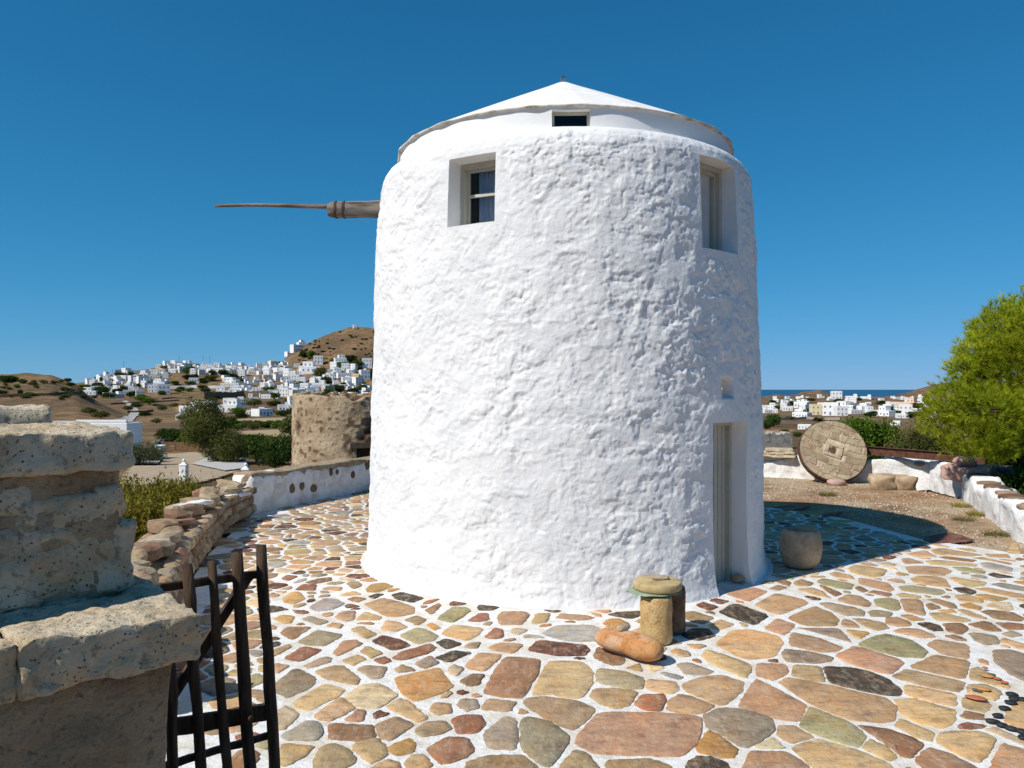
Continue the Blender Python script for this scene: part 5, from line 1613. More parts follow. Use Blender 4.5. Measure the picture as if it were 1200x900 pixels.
# ------------------------------------------------------------------ ruined mill
def ruin():
    cx, cy, R = (414 - 600) / F * 30.0, 30.0, 2.3
    zb = float(terrain_z(cx, cy)[0]) - 0.2
    top = EYE - (463 - 456) / F * 28.0
    H = top - zb
    root = empty('ruined_mill', (cx, cy, zb))
    tag(root, 'roofless ruined round mill tower of flaking tan plaster and dark rubble', 'ruin')
    nt_, nz = 260, 76
    cd = np.array([-cx, -cy]) / math.hypot(cx, cy); rd = np.array([-cd[1], cd[0]])
    V, C, Fc = [], [], []
    TH = np.linspace(-math.pi, math.pi, nt_, endpoint=False); ZZ = np.linspace(0, 1, nz)
    T2, Z2 = np.meshgrid(TH, ZZ); T2 = T2.ravel(); Z2 = Z2.ravel()
    # broken crest: notch to the right of the front
    crest = H * (1 + 0.02 * vnoise(np.column_stack([np.cos(TH) * 7, np.sin(TH) * 7, TH * 0]), 3) + 0.008 * vnoise(np.column_stack([np.cos(TH) * 2, np.sin(TH) * 2, TH * 0]), 5))
    notch = np.exp(-((TH - RAD(3)) / RAD(8)) ** 4) * 0.16
    crest = crest - notch
    zz = Z2 * np.tile(crest, nz)
    P = np.column_stack([np.cos(T2) * R, np.sin(T2) * R, zz])
    rub = np.clip((fbm(P * 0.9 + 3, 9, 3) + 0.62 * np.exp(-((T2 - RAD(7)) / RAD(16)) ** 2) * np.clip((zz - 0.9) / 0.5, 0, 1) - 0.35) * 4, 0, 1)
    st = np.clip(vnoise(P * 5.5, 15) * 1.5, -0.4, 1)
    r = R - rub * 0.03 + st * rub * 0.05 + 0.02 * fbm(P * 2.2, 7, 3) + 0.015 * fbm(P * 7, 8, 2)
    small = np.clip((vnoise(P * np.array([7.0, 7.0, 8.5]), 55) - 0.4) * 6, 0, 1) * np.clip(1.3 - rub * 2, 0, 1)
    r = r + small * 0.02
    V = np.column_stack([(cd[0] * np.cos(T2) + rd[0] * np.sin(T2)) * r, (cd[1] * np.cos(T2) + rd[1] * np.sin(T2)) * r, zz])
    # inner face
    ri = R - 0.6
    VI = np.column_stack([(cd[0] * np.cos(T2) + rd[0] * np.sin(T2)) * ri, (cd[1] * np.cos(T2) + rd[1] * np.sin(T2)) * ri, zz]) + 0.06 * np.column_stack([fbm(P * 3, 61, 3)] * 3)
    base = np.tile([(1.0, 1.0, 1.0)], (len(V), 1))
    darkc = np.array([0.34, 0.26, 0.22]); 
    C = base * (1 - rub[:, None]) + (darkc * (0.7 + 0.5 * st[:, None])) * rub[:, None]
    C = C * (1 - small[:, None]) + np.array([0.4, 0.33, 0.28]) * small[:, None]
    CI = np.tile([(0.75, 0.6, 0.5)], (len(V), 1))
    idx = lambda i, k: i * nt_ + k % nt_
    door = (RAD(4), RAD(24), 0.55 * H - 1.55 * 0.5, 0)
    tm = TH + math.pi / nt_
    d0, d1, dz1 = RAD(3), RAD(24), EYE - (524 - 456) / F * 28 - zb
    n0 = len(V)
    for i in range(nz - 1):
        for k in range(nt_):
            if d0 < tm[k] < d1 and 0.5 * (zz[idx(i, k)] + zz[idx(i + 1, k)]) < dz1: continue
            Fc.append((idx(i, k), idx(i, k + 1), idx(i + 1, k + 1), idx(i + 1, k)))
            Fc.append((n0 + idx(i, k), n0 + idx(i + 1, k), n0 + idx(i + 1, k + 1), n0 + idx(i, k + 1)))
    for k in range(nt_):
        i = nz - 1
        Fc.append((idx(i, k), idx(i, k + 1), n0 + idx(i, k + 1), n0 + idx(i, k)))
    add('tower_wall', np.vstack([V, VI]), Fc, M['ruin_attr'], root, True, np.vstack([C, CI]))
    tc = (d0 + d1) / 2
    n = np.array([cd[0] * math.cos(tc) + rd[0] * math.sin(tc), cd[1] * math.cos(tc) + rd[1] * math.sin(tc), 0]); t = np.array([-cd[0] * math.sin(tc) + rd[0] * math.cos(tc), -cd[1] * math.sin(tc) + rd[1] * math.cos(tc), 0])
    w = 2 * R * math.sin((d1 - d0) / 2)
    add('lintel', *obox(n * (R - 0.1) + np.array([0, 0, dz1 + 0.08]), t, n, (w + 0.5, 0.3, 0.2)), M['setstone'], root)
    add('door', *obox(n * (R - 0.35) + np.array([0, 0, dz1 / 2]), t, n, (w + 0.1, 0.08, dz1)), M['wood_dark'], root)  # dark panel added to close the opening; its colour imitates the dark inside
    for s in (-1, 1): add('door_jamb', *obox(n * (R - 0.3) + t * s * (w / 2 + 0.06) + np.array([0, 0, dz1 / 2]), t, n, (0.12, 0.5, dz1 - 0.03)), M['mud'], root)
    rs = random.Random(4)
    for k in range(46):
        a = rs.uniform(-math.pi, math.pi); rr = R - rs.uniform(0.1, 0.5)
        z = np.interp(a, TH, crest)
        V, Fc = rock((rs.uniform(.15, .4), rs.uniform(.15, .3), rs.uniform(.1, .22)), 1000 + k, 1, 0.5, 0.2)
        p = np.array([(cd[0] * math.cos(a) + rd[0] * math.sin(a)) * rr, (cd[1] * math.cos(a) + rd[1] * math.sin(a)) * rr, z + 0.03])
        add('stone', rotz(V, rs.random() * 6) + p, Fc, M['rubble'], root, False, np.array(rs.choice(RUB)) * rs.uniform(.5, 1.1))
M['ruin_attr'] = mat('flaking_tan_plaster', [(0.29, 0.205, 0.125), (0.43, 0.33, 0.215), (0.5, 0.4, 0.27)], 1.2, 1.0, 1.0, 7.0, 0.05, attr=True, speck=(0.2, 0.14, 0.09), speck_scale=7)
ruin()
# ------------------------------------------------------------------ vegetation
def leaf_quads(C, size, rs, aspect=2.0, updir=None, col=None, jitter=0.35):
    """one folded-less diamond leaf per centre"""
    n = len(C)
    a = rs.normal(size=(n, 3))
    if updir is not None: a = a * 0.55 + updir
    a /= np.linalg.norm(a, axis=1, keepdims=True)
    b = np.cross(a, rs.normal(size=(n, 3))); b /= np.maximum(np.linalg.norm(b, axis=1, keepdims=True), 1e-9)
    s = size * rs.uniform(1 - jitter, 1 + jitter, n)[:, None]
    V = np.stack([C - a * s * 0.5, C + b * s / aspect * 0.5, C + a * s * 0.5, C - b * s / aspect * 0.5], 1).reshape(-1, 3)
    Fc = np.arange(n * 4).reshape(n, 4)
    cc = np.repeat(col, 4, axis=0) if col is not None else np.ones((n * 4, 3))
    return V, Fc, cc

def crown_points(lobes, per, rs, shell=0.55, rough=0.22):
    """points spread through ellipsoid lobes, thicker to the outside. lobes: (cx,cy,cz,rx,ry,rz)"""
    P, U, K = [], [], []
    for li, (cx, cy, cz, rx, ry, rz) in enumerate(lobes):
        m = int(per * (rx * ry + ry * rz + rx * rz) / 3.0) + 5
        d = rs.normal(size=(m, 3)); d /= np.linalg.norm(d, axis=1, keepdims=True)
        r = (shell + (1.06 - shell) * rs.random(m) ** 0.6)
        r = r * (1 + rough * vnoise(d * 2.6 + li * 7.7, 3 + li))
        P.append(np.array([cx, cy, cz]) + d * r[:, None] * np.array([rx, ry, rz])); U.append(d); K.append(np.full(m, li))
    return np.vstack(P), np.vstack(U), np.concatenate(K)

def shrub_mesh(name, m, seed, rx, ry, rz, nl, leaf, per, aspect=1.8, lob=0.5):
    rs = np.random.default_rng(seed)
    lobes = []
    for i in range(nl):
        d = rs.normal(size=3); d /= np.linalg.norm(d); d[2] = abs(d[2]) * 0.9
        f = rs.uniform(0.35, 0.75)
        q = rs.uniform(lob * 0.7, lob * 1.15)
        lobes.append((d[0] * rx * f, d[1] * ry * f, rz * 0.42 + d[2] * rz * f * 0.62, rx * q, ry * q, rz * q * 0.8))
    P, U, K = crown_points(lobes, per, rs, 0.45)
    keep = P[:, 2] > 0.02 * rz
    P, U, K = P[keep], U[keep], K[keep]
    col = (rs.uniform(0.75, 1.25, len(lobes))[K][:, None] * rs.uniform(0.7, 1.3, (len(P), 1))) * np.array([1, 1, 1.0]) * (1 + (rs.random((len(P), 3)) - .5) * 0.15)
    V, Fc, C = leaf_quads(P, leaf, rs, aspect, U * 0.6 + np.array([0, 0, 0.3]), col)
    return make_mesh(name, V, Fc, m, False, C)

def stems_mesh(name, seed, h, spread, n=5, r=0.05):
    rs = random.Random(seed)
    mb = MB()
    for i in range(n):
        a = rs.random() * 6.28; s = rs.uniform(.3, 1) * spread
        pts = [(0, 0, -0.1), (math.cos(a) * s * .3, math.sin(a) * s * .3, h * .35), (math.cos(a) * s * .7, math.sin(a) * s * .7, h * .7), (math.cos(a) * s, math.sin(a) * s, h)]
        mb.put(*tube(pts, [r, r * .8, r * .5, r * .2], 6, cap=False))
    return mb.mesh(name, M['bark'])

def plant(name, crown_me, stem_me, loc, label, cat, group=None, scale=1.0, rz=0.0, crown='crown', trunk='trunk'):
    o = empty(name, loc, rz)
    o.scale = (scale,) * 3 if np.isscalar(scale) else scale
    tag(o, label, cat, group)
    c = link(bpy.data.objects.new(crown, crown_me), o)
    s = link(bpy.data.objects.new(trunk, stem_me), o)
    return o

def pine():
    rs = np.random.default_rng(9)
    base = np.array([12.2, 16.8, float(terrain_z(12.2, 16.8)[0])])
    root = empty('pine_tree', base)
    tag(root, 'bright yellow green pine with soft needle tufts beyond the low white wall', 'tree')
    spec = [(1174, 392, 38, 16.6), (1206, 380, 44, 16.9), (1146, 415, 27, 16.4), (1190, 425, 46, 16.1), (1118, 468, 27, 15.9), (1097, 490, 20, 15.8), (1160, 482, 38, 15.6), (1128, 432, 17, 16.2), (1138, 512, 30, 15.4),
            (1205, 490, 42, 15.7), (1250, 400, 60, 16.6), (1255, 480, 60, 16.2), (1265, 375, 55, 17.2), (1320, 420, 70, 16.8), (1165, 520, 24, 15.3), (1215, 395, 40, 17.8), (1160, 445, 38, 17.6), (1330, 380, 55, 17.4)]
    lobes = []
    for px, py, r, d in spec:
        c = at(px, py, d) - base
        q = r * d / F
        lobes.append((c[0], c[1], c[2], q * 1.02, q * 1.06, q * 0.82))
    P, U, K = crown_points(lobes, 1700, rs, 0.5, 0.36)
    # tufts: needles fanning about an outward, upward axis
    ax = U * 0.8 + np.array([0, 0, 0.55]) + rs.normal(size=U.shape) * 0.35
    ax /= np.linalg.norm(ax, axis=1, keepdims=True)
    nn = 15
    n = len(P)
    A = np.repeat(ax, nn, 0); O = np.repeat(P, nn, 0)
    d = A * 0.9 + rs.normal(size=A.shape) * 0.42
    d /= np.linalg.norm(d, axis=1, keepdims=True)
    ln = rs.uniform(0.09, 0.17, n * nn)[:, None]
    sd = np.cross(d, rs.normal(size=d.shape)); sd /= np.maximum(np.linalg.norm(sd, axis=1, keepdims=True), 1e-9)
    O = O - A * 0.05 + A * rs.uniform(0, 0.06, n * nn)[:, None]
    V = np.stack([O - sd * 0.006, O + sd * 0.006, O + d * ln], 1).reshape(-1, 3)
    Fc = np.arange(len(V)).reshape(-1, 3)
    tcol = np.repeat(rs.uniform(0.75, 1.2, len(lobes))[K] * rs.uniform(0.75, 1.25, n), nn)
    C = np.repeat(tcol[:, None] * np.array([1, 1, 1]) * (1 + (rs.random((len(tcol), 3)) - .5) * .2), 3, axis=0)
    add('crown', V, Fc, M['pine'], root, False, C)
    mb = MB()
    fork = np.array([-0.1, 0, 1.6])
    mb.put(*tube([(0, 0, -0.2), (0.05, 0, 0.8), fork], [0.2, 0.17, 0.14], 12, wob=.1))
    for (cx, cy, cz, rx, ry, rz) in lobes:
        c = np.array([cx, cy, cz])
        st = fork if cz > 1.4 else np.array([0.03, 0, 0.9])
        mid = (st + c) / 2 + np.array([0, 0, 0.15])
        mb.put(*tube([st, mid, c], [0.075, 0.05, 0.02], 7, wob=.1))
        for q in range(5):
            e = c + rs.normal(size=3) * np.array([rx, ry, rz]) * 0.5
            mb.put(*tube([mid, (c + e) / 2, e], [0.03, 0.018, 0.008], 5, cap=False))
    mb.build('trunk', M['bark'], root, True)
pine()

def near_plants():
    # broad-leaved bushes behind the right wall
    me = shrub_mesh('bush_leaves', M['leaf_dark2'], 31, 1.7, 1.3, 1.25, 16, 0.075, 5200, 1.7)
    st = stems_mesh('bush_stems', 1, 0.9, 0.8)
    plant('bush', me, st, (11.6, 15.3, -0.5), 'dense dark green bush under the pine, close behind the low white wall', 'bush')
    plant('bush', me, st, (13.3, 14.0, -0.5), 'dense dark green bush under the pine at the bend of the white wall', 'bush', rz=2.0, scale=1.1)
    me = shrub_mesh('bush_leaves', M['leaf'], 33, 1.35, 1.1, 1.75, 16, 0.085, 4200, 1.6)
    plant('bush', me, stems_mesh('bush_stems', 2, 1.2, 0.7), at(1022, 540, 25.0) * np.array([1, 1, 0]) + np.array([0, 0, -0.6]), 'bright green leafy bush behind the leaning millstone', 'bush')
    me = shrub_mesh('bush_leaves', M['leaf_olive'], 34, 1.0, 0.9, 1.75, 14, 0.06, 4200, 2.2)
    plant('bush', me, stems_mesh('bush_stems', 3, 1.2, 0.6), (12.3, 22.6, -0.5), 'grey green thin leaved bush between the bright bush and the pine', 'bush')
    me2 = shrub_mesh('bush_leaves', M['leaf_dark'], 36, 1.6, 1.3, 1.9, 16, 0.09, 3600, 1.7)
    plant('bush', me2, stems_mesh('bush_stems', 3, 1.2, 0.6), (13.2, 20.0, -0.6), 'dark shadowed bush behind the pine branches', 'bush')
    me = shrub_mesh('weed_leaves', M['leaf_yellow'], 35, 0.7, 0.4, 0.5, 9, 0.05, 3500, 3)
    plant('weed_clump', me, stems_mesh('weed_stems', 4, 0.4, 0.4, 6, 0.01), (9.0, 20.4, -0.3), 'yellowish weed clump behind the wall beside the millstone', 'weeds', crown='leaves', trunk='stems')
    # yellow-green brush behind the rubble wall: fine upright twigs
    rs = np.random.default_rng(12)
    def brush(loc, rx, ry, h, n, m, label, name='brush', leaf=0.085, cat='bush', lean=0.5, wd=0.005):
        root = empty(name, loc); tag(root, label, cat)
        a = rs.random(n) * 6.283; r = np.sqrt(rs.random(n))
        b = np.column_stack([np.cos(a) * r * rx, np.sin(a) * r * ry, np.zeros(n)])
        hh = h * np.sqrt(np.maximum(0.08, 1 - r ** 2)) * rs.uniform(0.6, 1.1, n)
        tip = b + np.column_stack([np.cos(a) * lean * hh * .6, np.sin(a) * lean * hh * .6, hh]) + rs.normal(size=(n, 3)) * 0.07 * h
        sd = rs.normal(size=(n, 3)); sd[:, 2] = 0; sd /= np.linalg.norm(sd, axis=1, keepdims=True)
        V = np.stack([b * 0.6 - sd * wd, b * 0.6 + sd * wd, tip], 1).reshape(-1, 3)
        col = rs.uniform(.6, 1.2, (n, 1)) * np.ones(3)
        add('twigs', V, np.arange(len(V)).reshape(-1, 3), m, root, False, np.repeat(col, 3, 0))
        if leaf:
            k = 9
            f = rs.uniform(0.35, 1.05, (n, k, 1))
            P = (b[:, None] * 0.6 * (1 - f) + tip[:, None] * f).reshape(-1, 3) + rs.normal(size=(n * k, 3)) * 0.03
            cc = np.repeat(col, k, 0) * rs.uniform(.7, 1.3, (n * k, 1)) * (1 + (rs.random((n * k, 3)) - .5) * .25)
            add('leaves', *(lambda q: (q[0], q[1], m, root, False, q[2]))(leaf_quads(P, leaf, rs, 3.0, np.array([0, 0, .8]), cc)))
        return root
    brush((-7.1, 15.0, -0.5), 1.05, 0.9, 1.0, 3400, M['leaf_yellow'], 'yellow green feathery brush growing behind the tumbledown stone wall')
    brush((-6.7, 12.8, -0.35), 0.95, 0.8, 0.85, 2600, M['leaf_yellow'], 'low yellowish brush behind the stone wall near the gatepost')
    brush((-7.35, 16.6, -0.55), 0.7, 0.6, 0.8, 1600, M['leaf_olive2'], 'green feathery brush beside the yellow brush behind the stone wall')
    brush((-7.3, 19.5, -0.75), 0.95, 0.6, 0.95, 420, M['dry'], 'brown dry twigs standing behind the rubble wall end', 'dry_weeds', 0.03, 'weeds', 1.0, 0.008)
    brush((-6.4, 20.2, -0.75), 0.6, 0.5, 0.8, 260, M['dry'], 'brown dry stalks beside the squat white post', 'dry_weeds', 0.03, 'weeds', 1.0, 0.008)
    brush((-8.3, 24.0, -1.0), 0.8, 0.5, 0.7, 500, M['leaf_yellow'], 'weeds at the foot of the ruined mill', 'weeds', 0.05, 'weeds')
    for i, (x, y) in enumerate([(8.0, 13.6), (8.9, 15.2), (7.7, 12.2), (8.6, 14.2), (6.9, 16.8)]):
        brush((x, y, -0.04), 0.22, 0.16, 0.07, 160, M['leaf_yellow'] if i % 2 else M['leaf_olive2'], 'low dry weed patch on the gravel beside the low white wall', 'weed_patch', 0.02, 'weeds', 1.2, 0.004)['group'] = 'weed patches on the gravel'
M['leaf_dark2'] = leaf_mat('glossy_dark_leaves', (0.035, 0.07, 0.014), (0.07, 0.12, 0.025), 0.25, 2.0)
M['leaf_olive2'] = leaf_mat('olive_brush', (0.1, 0.11, 0.025), (0.16, 0.16, 0.035), 0.3, 1.5)
near_plants()

# ------------------------------------------------------------------ middle distance, left
def tz(x, y): return float(terrain_z(x, y)[0])

def mid_left():
    # leaning tamarisk
    rs = np.random.default_rng(77)
    d = 42.0
    b = at(254, 541, d); b[2] = tz(b[0], b[1])
    root = empty('tamarisk_tree', b)
    tag(root, 'wind bent olive green tree leaning to one side over the gravel yard', 'tree')
    spec = [(231, 484, 17), (246, 478, 13), (226, 500, 13), (244, 498, 20), (228, 510, 13), (256, 508, 17), (252, 524, 16), (268, 520, 18), (272, 532, 15), (261, 536, 14), (280, 528, 10), (250, 490, 12)]
    lobes = []
    for px, py, r in spec:
        c = at(px, py, d + rs.uniform(-.7, .7)) - b
        q = r * d / F
        lobes.append((c[0], c[1], c[2], q, q * 1.1, q * 0.95))
    P, U, K = crown_points(lobes, 3600, rs, 0.35)
    col = rs.uniform(.7, 1.3, len(lobes))[K][:, None] * rs.uniform(.65, 1.35, (len(P), 1)) * np.ones(3)
    V, Fc, C = leaf_quads(P, 0.12, rs, 2.6, np.array([0.2, 0, -0.5]), col)
    add('crown', V, Fc, M['leaf_olive'], root, False, C)
    mb = MB()
    mb.put(*tube([(0, 0, -0.2), (-0.1, 0, 0.5), (-0.5, 0, 1.6), (-0.9, 0, 2.6)], [0.2, 0.16, 0.12, 0.05], 9, wob=.1))
    for l in lobes: mb.put(*tube([(-0.15, 0, 0.6), (l[0] * .5, l[1] * .5, l[2] * .6 + 0.2), l[:3]], [0.08, 0.05, 0.02], 6))
    mb.build('trunk', M['bark'], root, True)
    # gravel forecourt and terraces follow the ground
    def sheet(name, poly_px, m, label, lift=0.06):
        P = np.array(poly_px, float)
        xs = np.linspace(P[:, 0].min(), P[:, 0].max(), 60); ys = np.linspace(P[:, 1].min(), P[:, 1].max(), 60)
        X, Y = np.meshgrid(xs, ys); pts = np.column_stack([X.ravel(), Y.ravel()])
        keep = in_poly(pts, P)
        z = terrain_z(pts[:, 0], pts[:, 1]) + lift
        Fc = [(j * 60 + i, j * 60 + i + 1, (j + 1) * 60 + i + 1, (j + 1) * 60 + i) for j in range(59) for i in range(59) if keep[j * 60 + i] and keep[j * 60 + i + 1] and keep[(j + 1) * 60 + i] and keep[(j + 1) * 60 + i + 1]]
        tag(add(name, np.column_stack([pts, z]), Fc, m, smooth=True), label, kind='structure')
    def W(px, py):
        # world point on the terrain under a pixel
        ds = np.geomspace(16, 1250, 500)
        x = (px - 600) / F * ds
        rows = 456 + F * (EYE - terrain_z(x, ds)) / ds
        k = np.argmax(rows <= py)
        return np.array([x[k], ds[k]])
    sheet('forecourt', [W(120, 585), W(150, 545), W(188, 534), W(232, 531), W(285, 537), W(290, 552), W(262, 562), W(216, 575)], M['yard'], 'beige gravel forecourt beyond the stone wall', 0.1)
    sheet('concrete_apron', [W(222, 547), W(246, 538), W(290, 541), W(292, 552), W(262, 556)], M['concrete'], 'pale concrete apron beside the leaning tree', 0.16)
    sheet('terrace', [W(142, 548), W(148, 541), W(192, 538), W(186, 548)], M['concrete'], 'pale concrete terrace strip by the white shed', 0.2)
    # white posts
    for i, (px, py, h, lab) in enumerate([(215.5, 570, 48, 'slim square white gate post with pointed cap on the gravel forecourt'), (288, 562, 22, 'squat white gate post beside the dry stalks')]):
        d = 27.0 if i == 0 else 26.0
        x = (px - 600) / F * d
        z = tz(x, d)
        hh = (1.15 if i == 0 else 0.85)
        o = empty('white_post', (x, d, z)); tag(o, lab, 'post')
        top = EYE - ((543 if i == 0 else 548) - 456) / F * d - z
        add('shaft', *bbox_bevel((0, 0, top / 2 - 0.1), (0.25, 0.25, top + 0.2 - 0.12), 0.02), M['plaster_smooth'], o)
        V, Fc = [(-.14, -.14, 0), (.14, -.14, 0), (.14, .14, 0), (-.14, .14, 0), (0, 0, .13)], [(0, 3, 2, 1), (0, 1, 4), (1, 2, 4), (2, 3, 4), (3, 0, 4)]
        add('cap', np.array(V) + np.array([0, 0, top - 0.055]), Fc, M['plaster_smooth'], o)
        add('knob', *lathe([(0.03, 0), (0.055, 0.03), (0.05, 0.07), (0.015, 0.1)], 12), M['plaster_smooth'], o, True, loc=(0, 0, top + 0.06))
    # white shed behind the gatepost
    d = 44.0
    x1 = (149 - 600) / F * d
    z0 = -2.1
    zt = EYE - (496 - 456) / F * d
    o = empty('white_shed', (x1 - 2.5, d + 0.9, z0)); tag(o, 'plain white flat roofed shed showing past the stone gatepost', 'shed')
    add('wall', *bbox_bevel((0, 0, (zt - z0) / 2), (5.0, 1.8, zt - z0), 0.03), M['plaster_smooth'], o)
    add('roof', *bbox_bevel((-0.1, 0, zt - z0 + 0.04), (4.7, 1.5, 0.06), 0.01), M['concrete'], o)
    add('parapet', *bbox_bevel((1.0, -0.8, zt - z0 + 0.1), (2.9, 0.16, 0.18), 0.02), M['plaster_smooth'], o)
    add('door', *box((1.4, -0.91, 1.0), (0.9, 0.04, 1.9)), M['shutter'], o)
    # timber fence
    d = 57.0
    for i, (a, b_) in enumerate([(174, 182), (192, 233)]):
        xa, xb = (a - 600) / F * d, (b_ - 600) / F * d
        o = empty('timber_fence', (xa, d, tz(xa, d))); tag(o, ['short brown timber fence panel next to the white shed', 'long brown timber fence at the back of the forecourt'][i], 'fence')
        n = max(1, round((xb - xa) / 0.8)); stp = (xb - xa) / n
        for k in range(n + 1): add('post', *bbox_bevel((k * stp, 0, 0.3), (0.09, 0.09, 1.0), 0.01), M['fence'], o)
        for k in range(n):
            for q in range(4): add('board', *box((k * stp + stp / 2, -0.02, 0.12 + 0.16 * q), (stp - 0.1, 0.03, 0.145)), M['fence'], o)
    for i, (px, w, h, key, lab) in enumerate([(177, 0.5, 0.55, 'teal', 'teal plastic tub by the timber fence'), (184, 0.55, 0.6, 'teal', 'second teal plastic tub, next to the black drum'), (193, 0.6, 0.75, 'blackpeb', 'black drum beside the timber fence'), (188, 0.7, 0.4, 'plaster_smooth', 'low white tub in front of the fence gap'), (205, 0.6, 0.5, 'plaster_smooth', 'white tub behind the long timber fence')]):
        dd = 58.5 if i != 3 else 55.5
        x = (px - 600) / F * dd
        z = tz(x, dd)
        o = empty('storage_tub', (x, dd, z)); tag(o, lab, 'tub')
        add('tub_body', *lathe([(w * .42, 0), (w * .5, h)], 20), M[key], o, True)
        add('lid', *lathe([(w * .54, h), (w * .54, h + 0.06), (w * .45, h + 0.1)], 20), M[key], o, True)
    # rosemary by the terrace
    me = shrub_mesh('rosemary_leaves', M['leaf_sage'], 51, 1.5, 1.0, 1.2, 12, 0.11, 1500, 3)
    st = stems_mesh('rosemary_stems', 7, 0.8, 0.7)
    for i, (px, py, dd, s, lab) in enumerate([(165, 545, 40, 1.0, 'rounded sage green bush beside the white shed'), (176, 540, 43, 0.7, 'smaller sage green bush next to the terrace')]):
        x = (px - 600) / F * dd
        plant('bush', me, st, (x, dd, tz(x, dd)), lab, 'bush', scale=s, rz=i * 2.0)
    return W
M['teal'] = mat('teal_plastic', [(0.03, 0.2, 0.22), (0.05, 0.26, 0.28)], 3, 0.5, 0)
M['leaf_sage'] = leaf_mat('sage_leaves', (0.08, 0.1, 0.05), (0.13, 0.15, 0.075), 0.25, 1.5)
WP = mid_left()

# ------------------------------------------------------------------ bushes and trees across the valley (copies of a few builds)
BUSH = [shrub_mesh('bush_leaves', M['leaf_far'] if False else M['leaf_dark'], 60 + i, 1.6, 1.4, 1.35, 12, 0.22, 420, 1.6) for i in range(3)] + \
       [shrub_mesh('bush_leaves', M['leaf'], 70 + i, 1.6, 1.4, 1.35, 12, 0.22, 420, 1.6) for i in range(2)] + \
       [shrub_mesh('bush_leaves', M['leaf_olive'], 80 + i, 1.6, 1.4, 1.35, 12, 0.22, 420, 1.8) for i in range(2)]
FSTEM = stems_mesh('bush_stems', 12, 0.8, 0.8, 4, 0.06)
def trunk_mesh(seed, h): 
    mb = MB(); rs = random.Random(seed)
    mb.put(*tube([(0, 0, -0.3), (0.05, 0, h * .5), (0, 0.05, h)], [0.22, 0.17, 0.12], 8, wob=.1))
    for i in range(6):
        a = rs.random() * 6.28
        mb.put(*tube([(0, 0, h * .8), (math.cos(a) * .6, math.sin(a) * .6, h * 1.3), (math.cos(a) * 1.2, math.sin(a) * 1.2, h * 1.7)], [.1, .06, .02], 6))
    return mb.mesh('trunk', M['bark'])
TRUNK = trunk_mesh(3, 1.4)
def tree_mesh(seed, m):
    rs = np.random.default_rng(seed)
    lobes = [(rs.uniform(-1, 1), rs.uniform(-1, 1), 1.9 + rs.uniform(-1.1, .9), rs.uniform(.7, 1.1), rs.uniform(.7, 1.1), rs.uniform(.6, .9)) for _ in range(12)]
    P, U, K = crown_points(lobes, 330, rs, 0.35)
    col = rs.uniform(.7, 1.3, len(lobes))[K][:, None] * rs.uniform(.7, 1.3, (len(P), 1)) * np.ones(3)
    V, Fc, C = leaf_quads(P, 0.3, rs, 1.6, U * .6, col)
    return make_mesh('tree_leaves', V, Fc, m, False, C)
TREE = [tree_mesh(90, M['leaf_dark']), tree_mesh(91, M['leaf']), tree_mesh(92, M['leaf_olive']), tree_mesh(93, M['leaf_dark'])]

def ground_at(px, py):
    ds = np.geomspace(16, 1350, 700)
    x = (px - 600) / F * ds
    rows = 456 + F * (EYE - terrain_z(x, ds)) / ds
    rows = np.minimum.accumulate(rows)
    k = int(np.argmax(rows <= py)) if np.any(rows <= py) else len(ds) - 1
    return np.array([x[k], ds[k], tz(x[k], ds[k])])

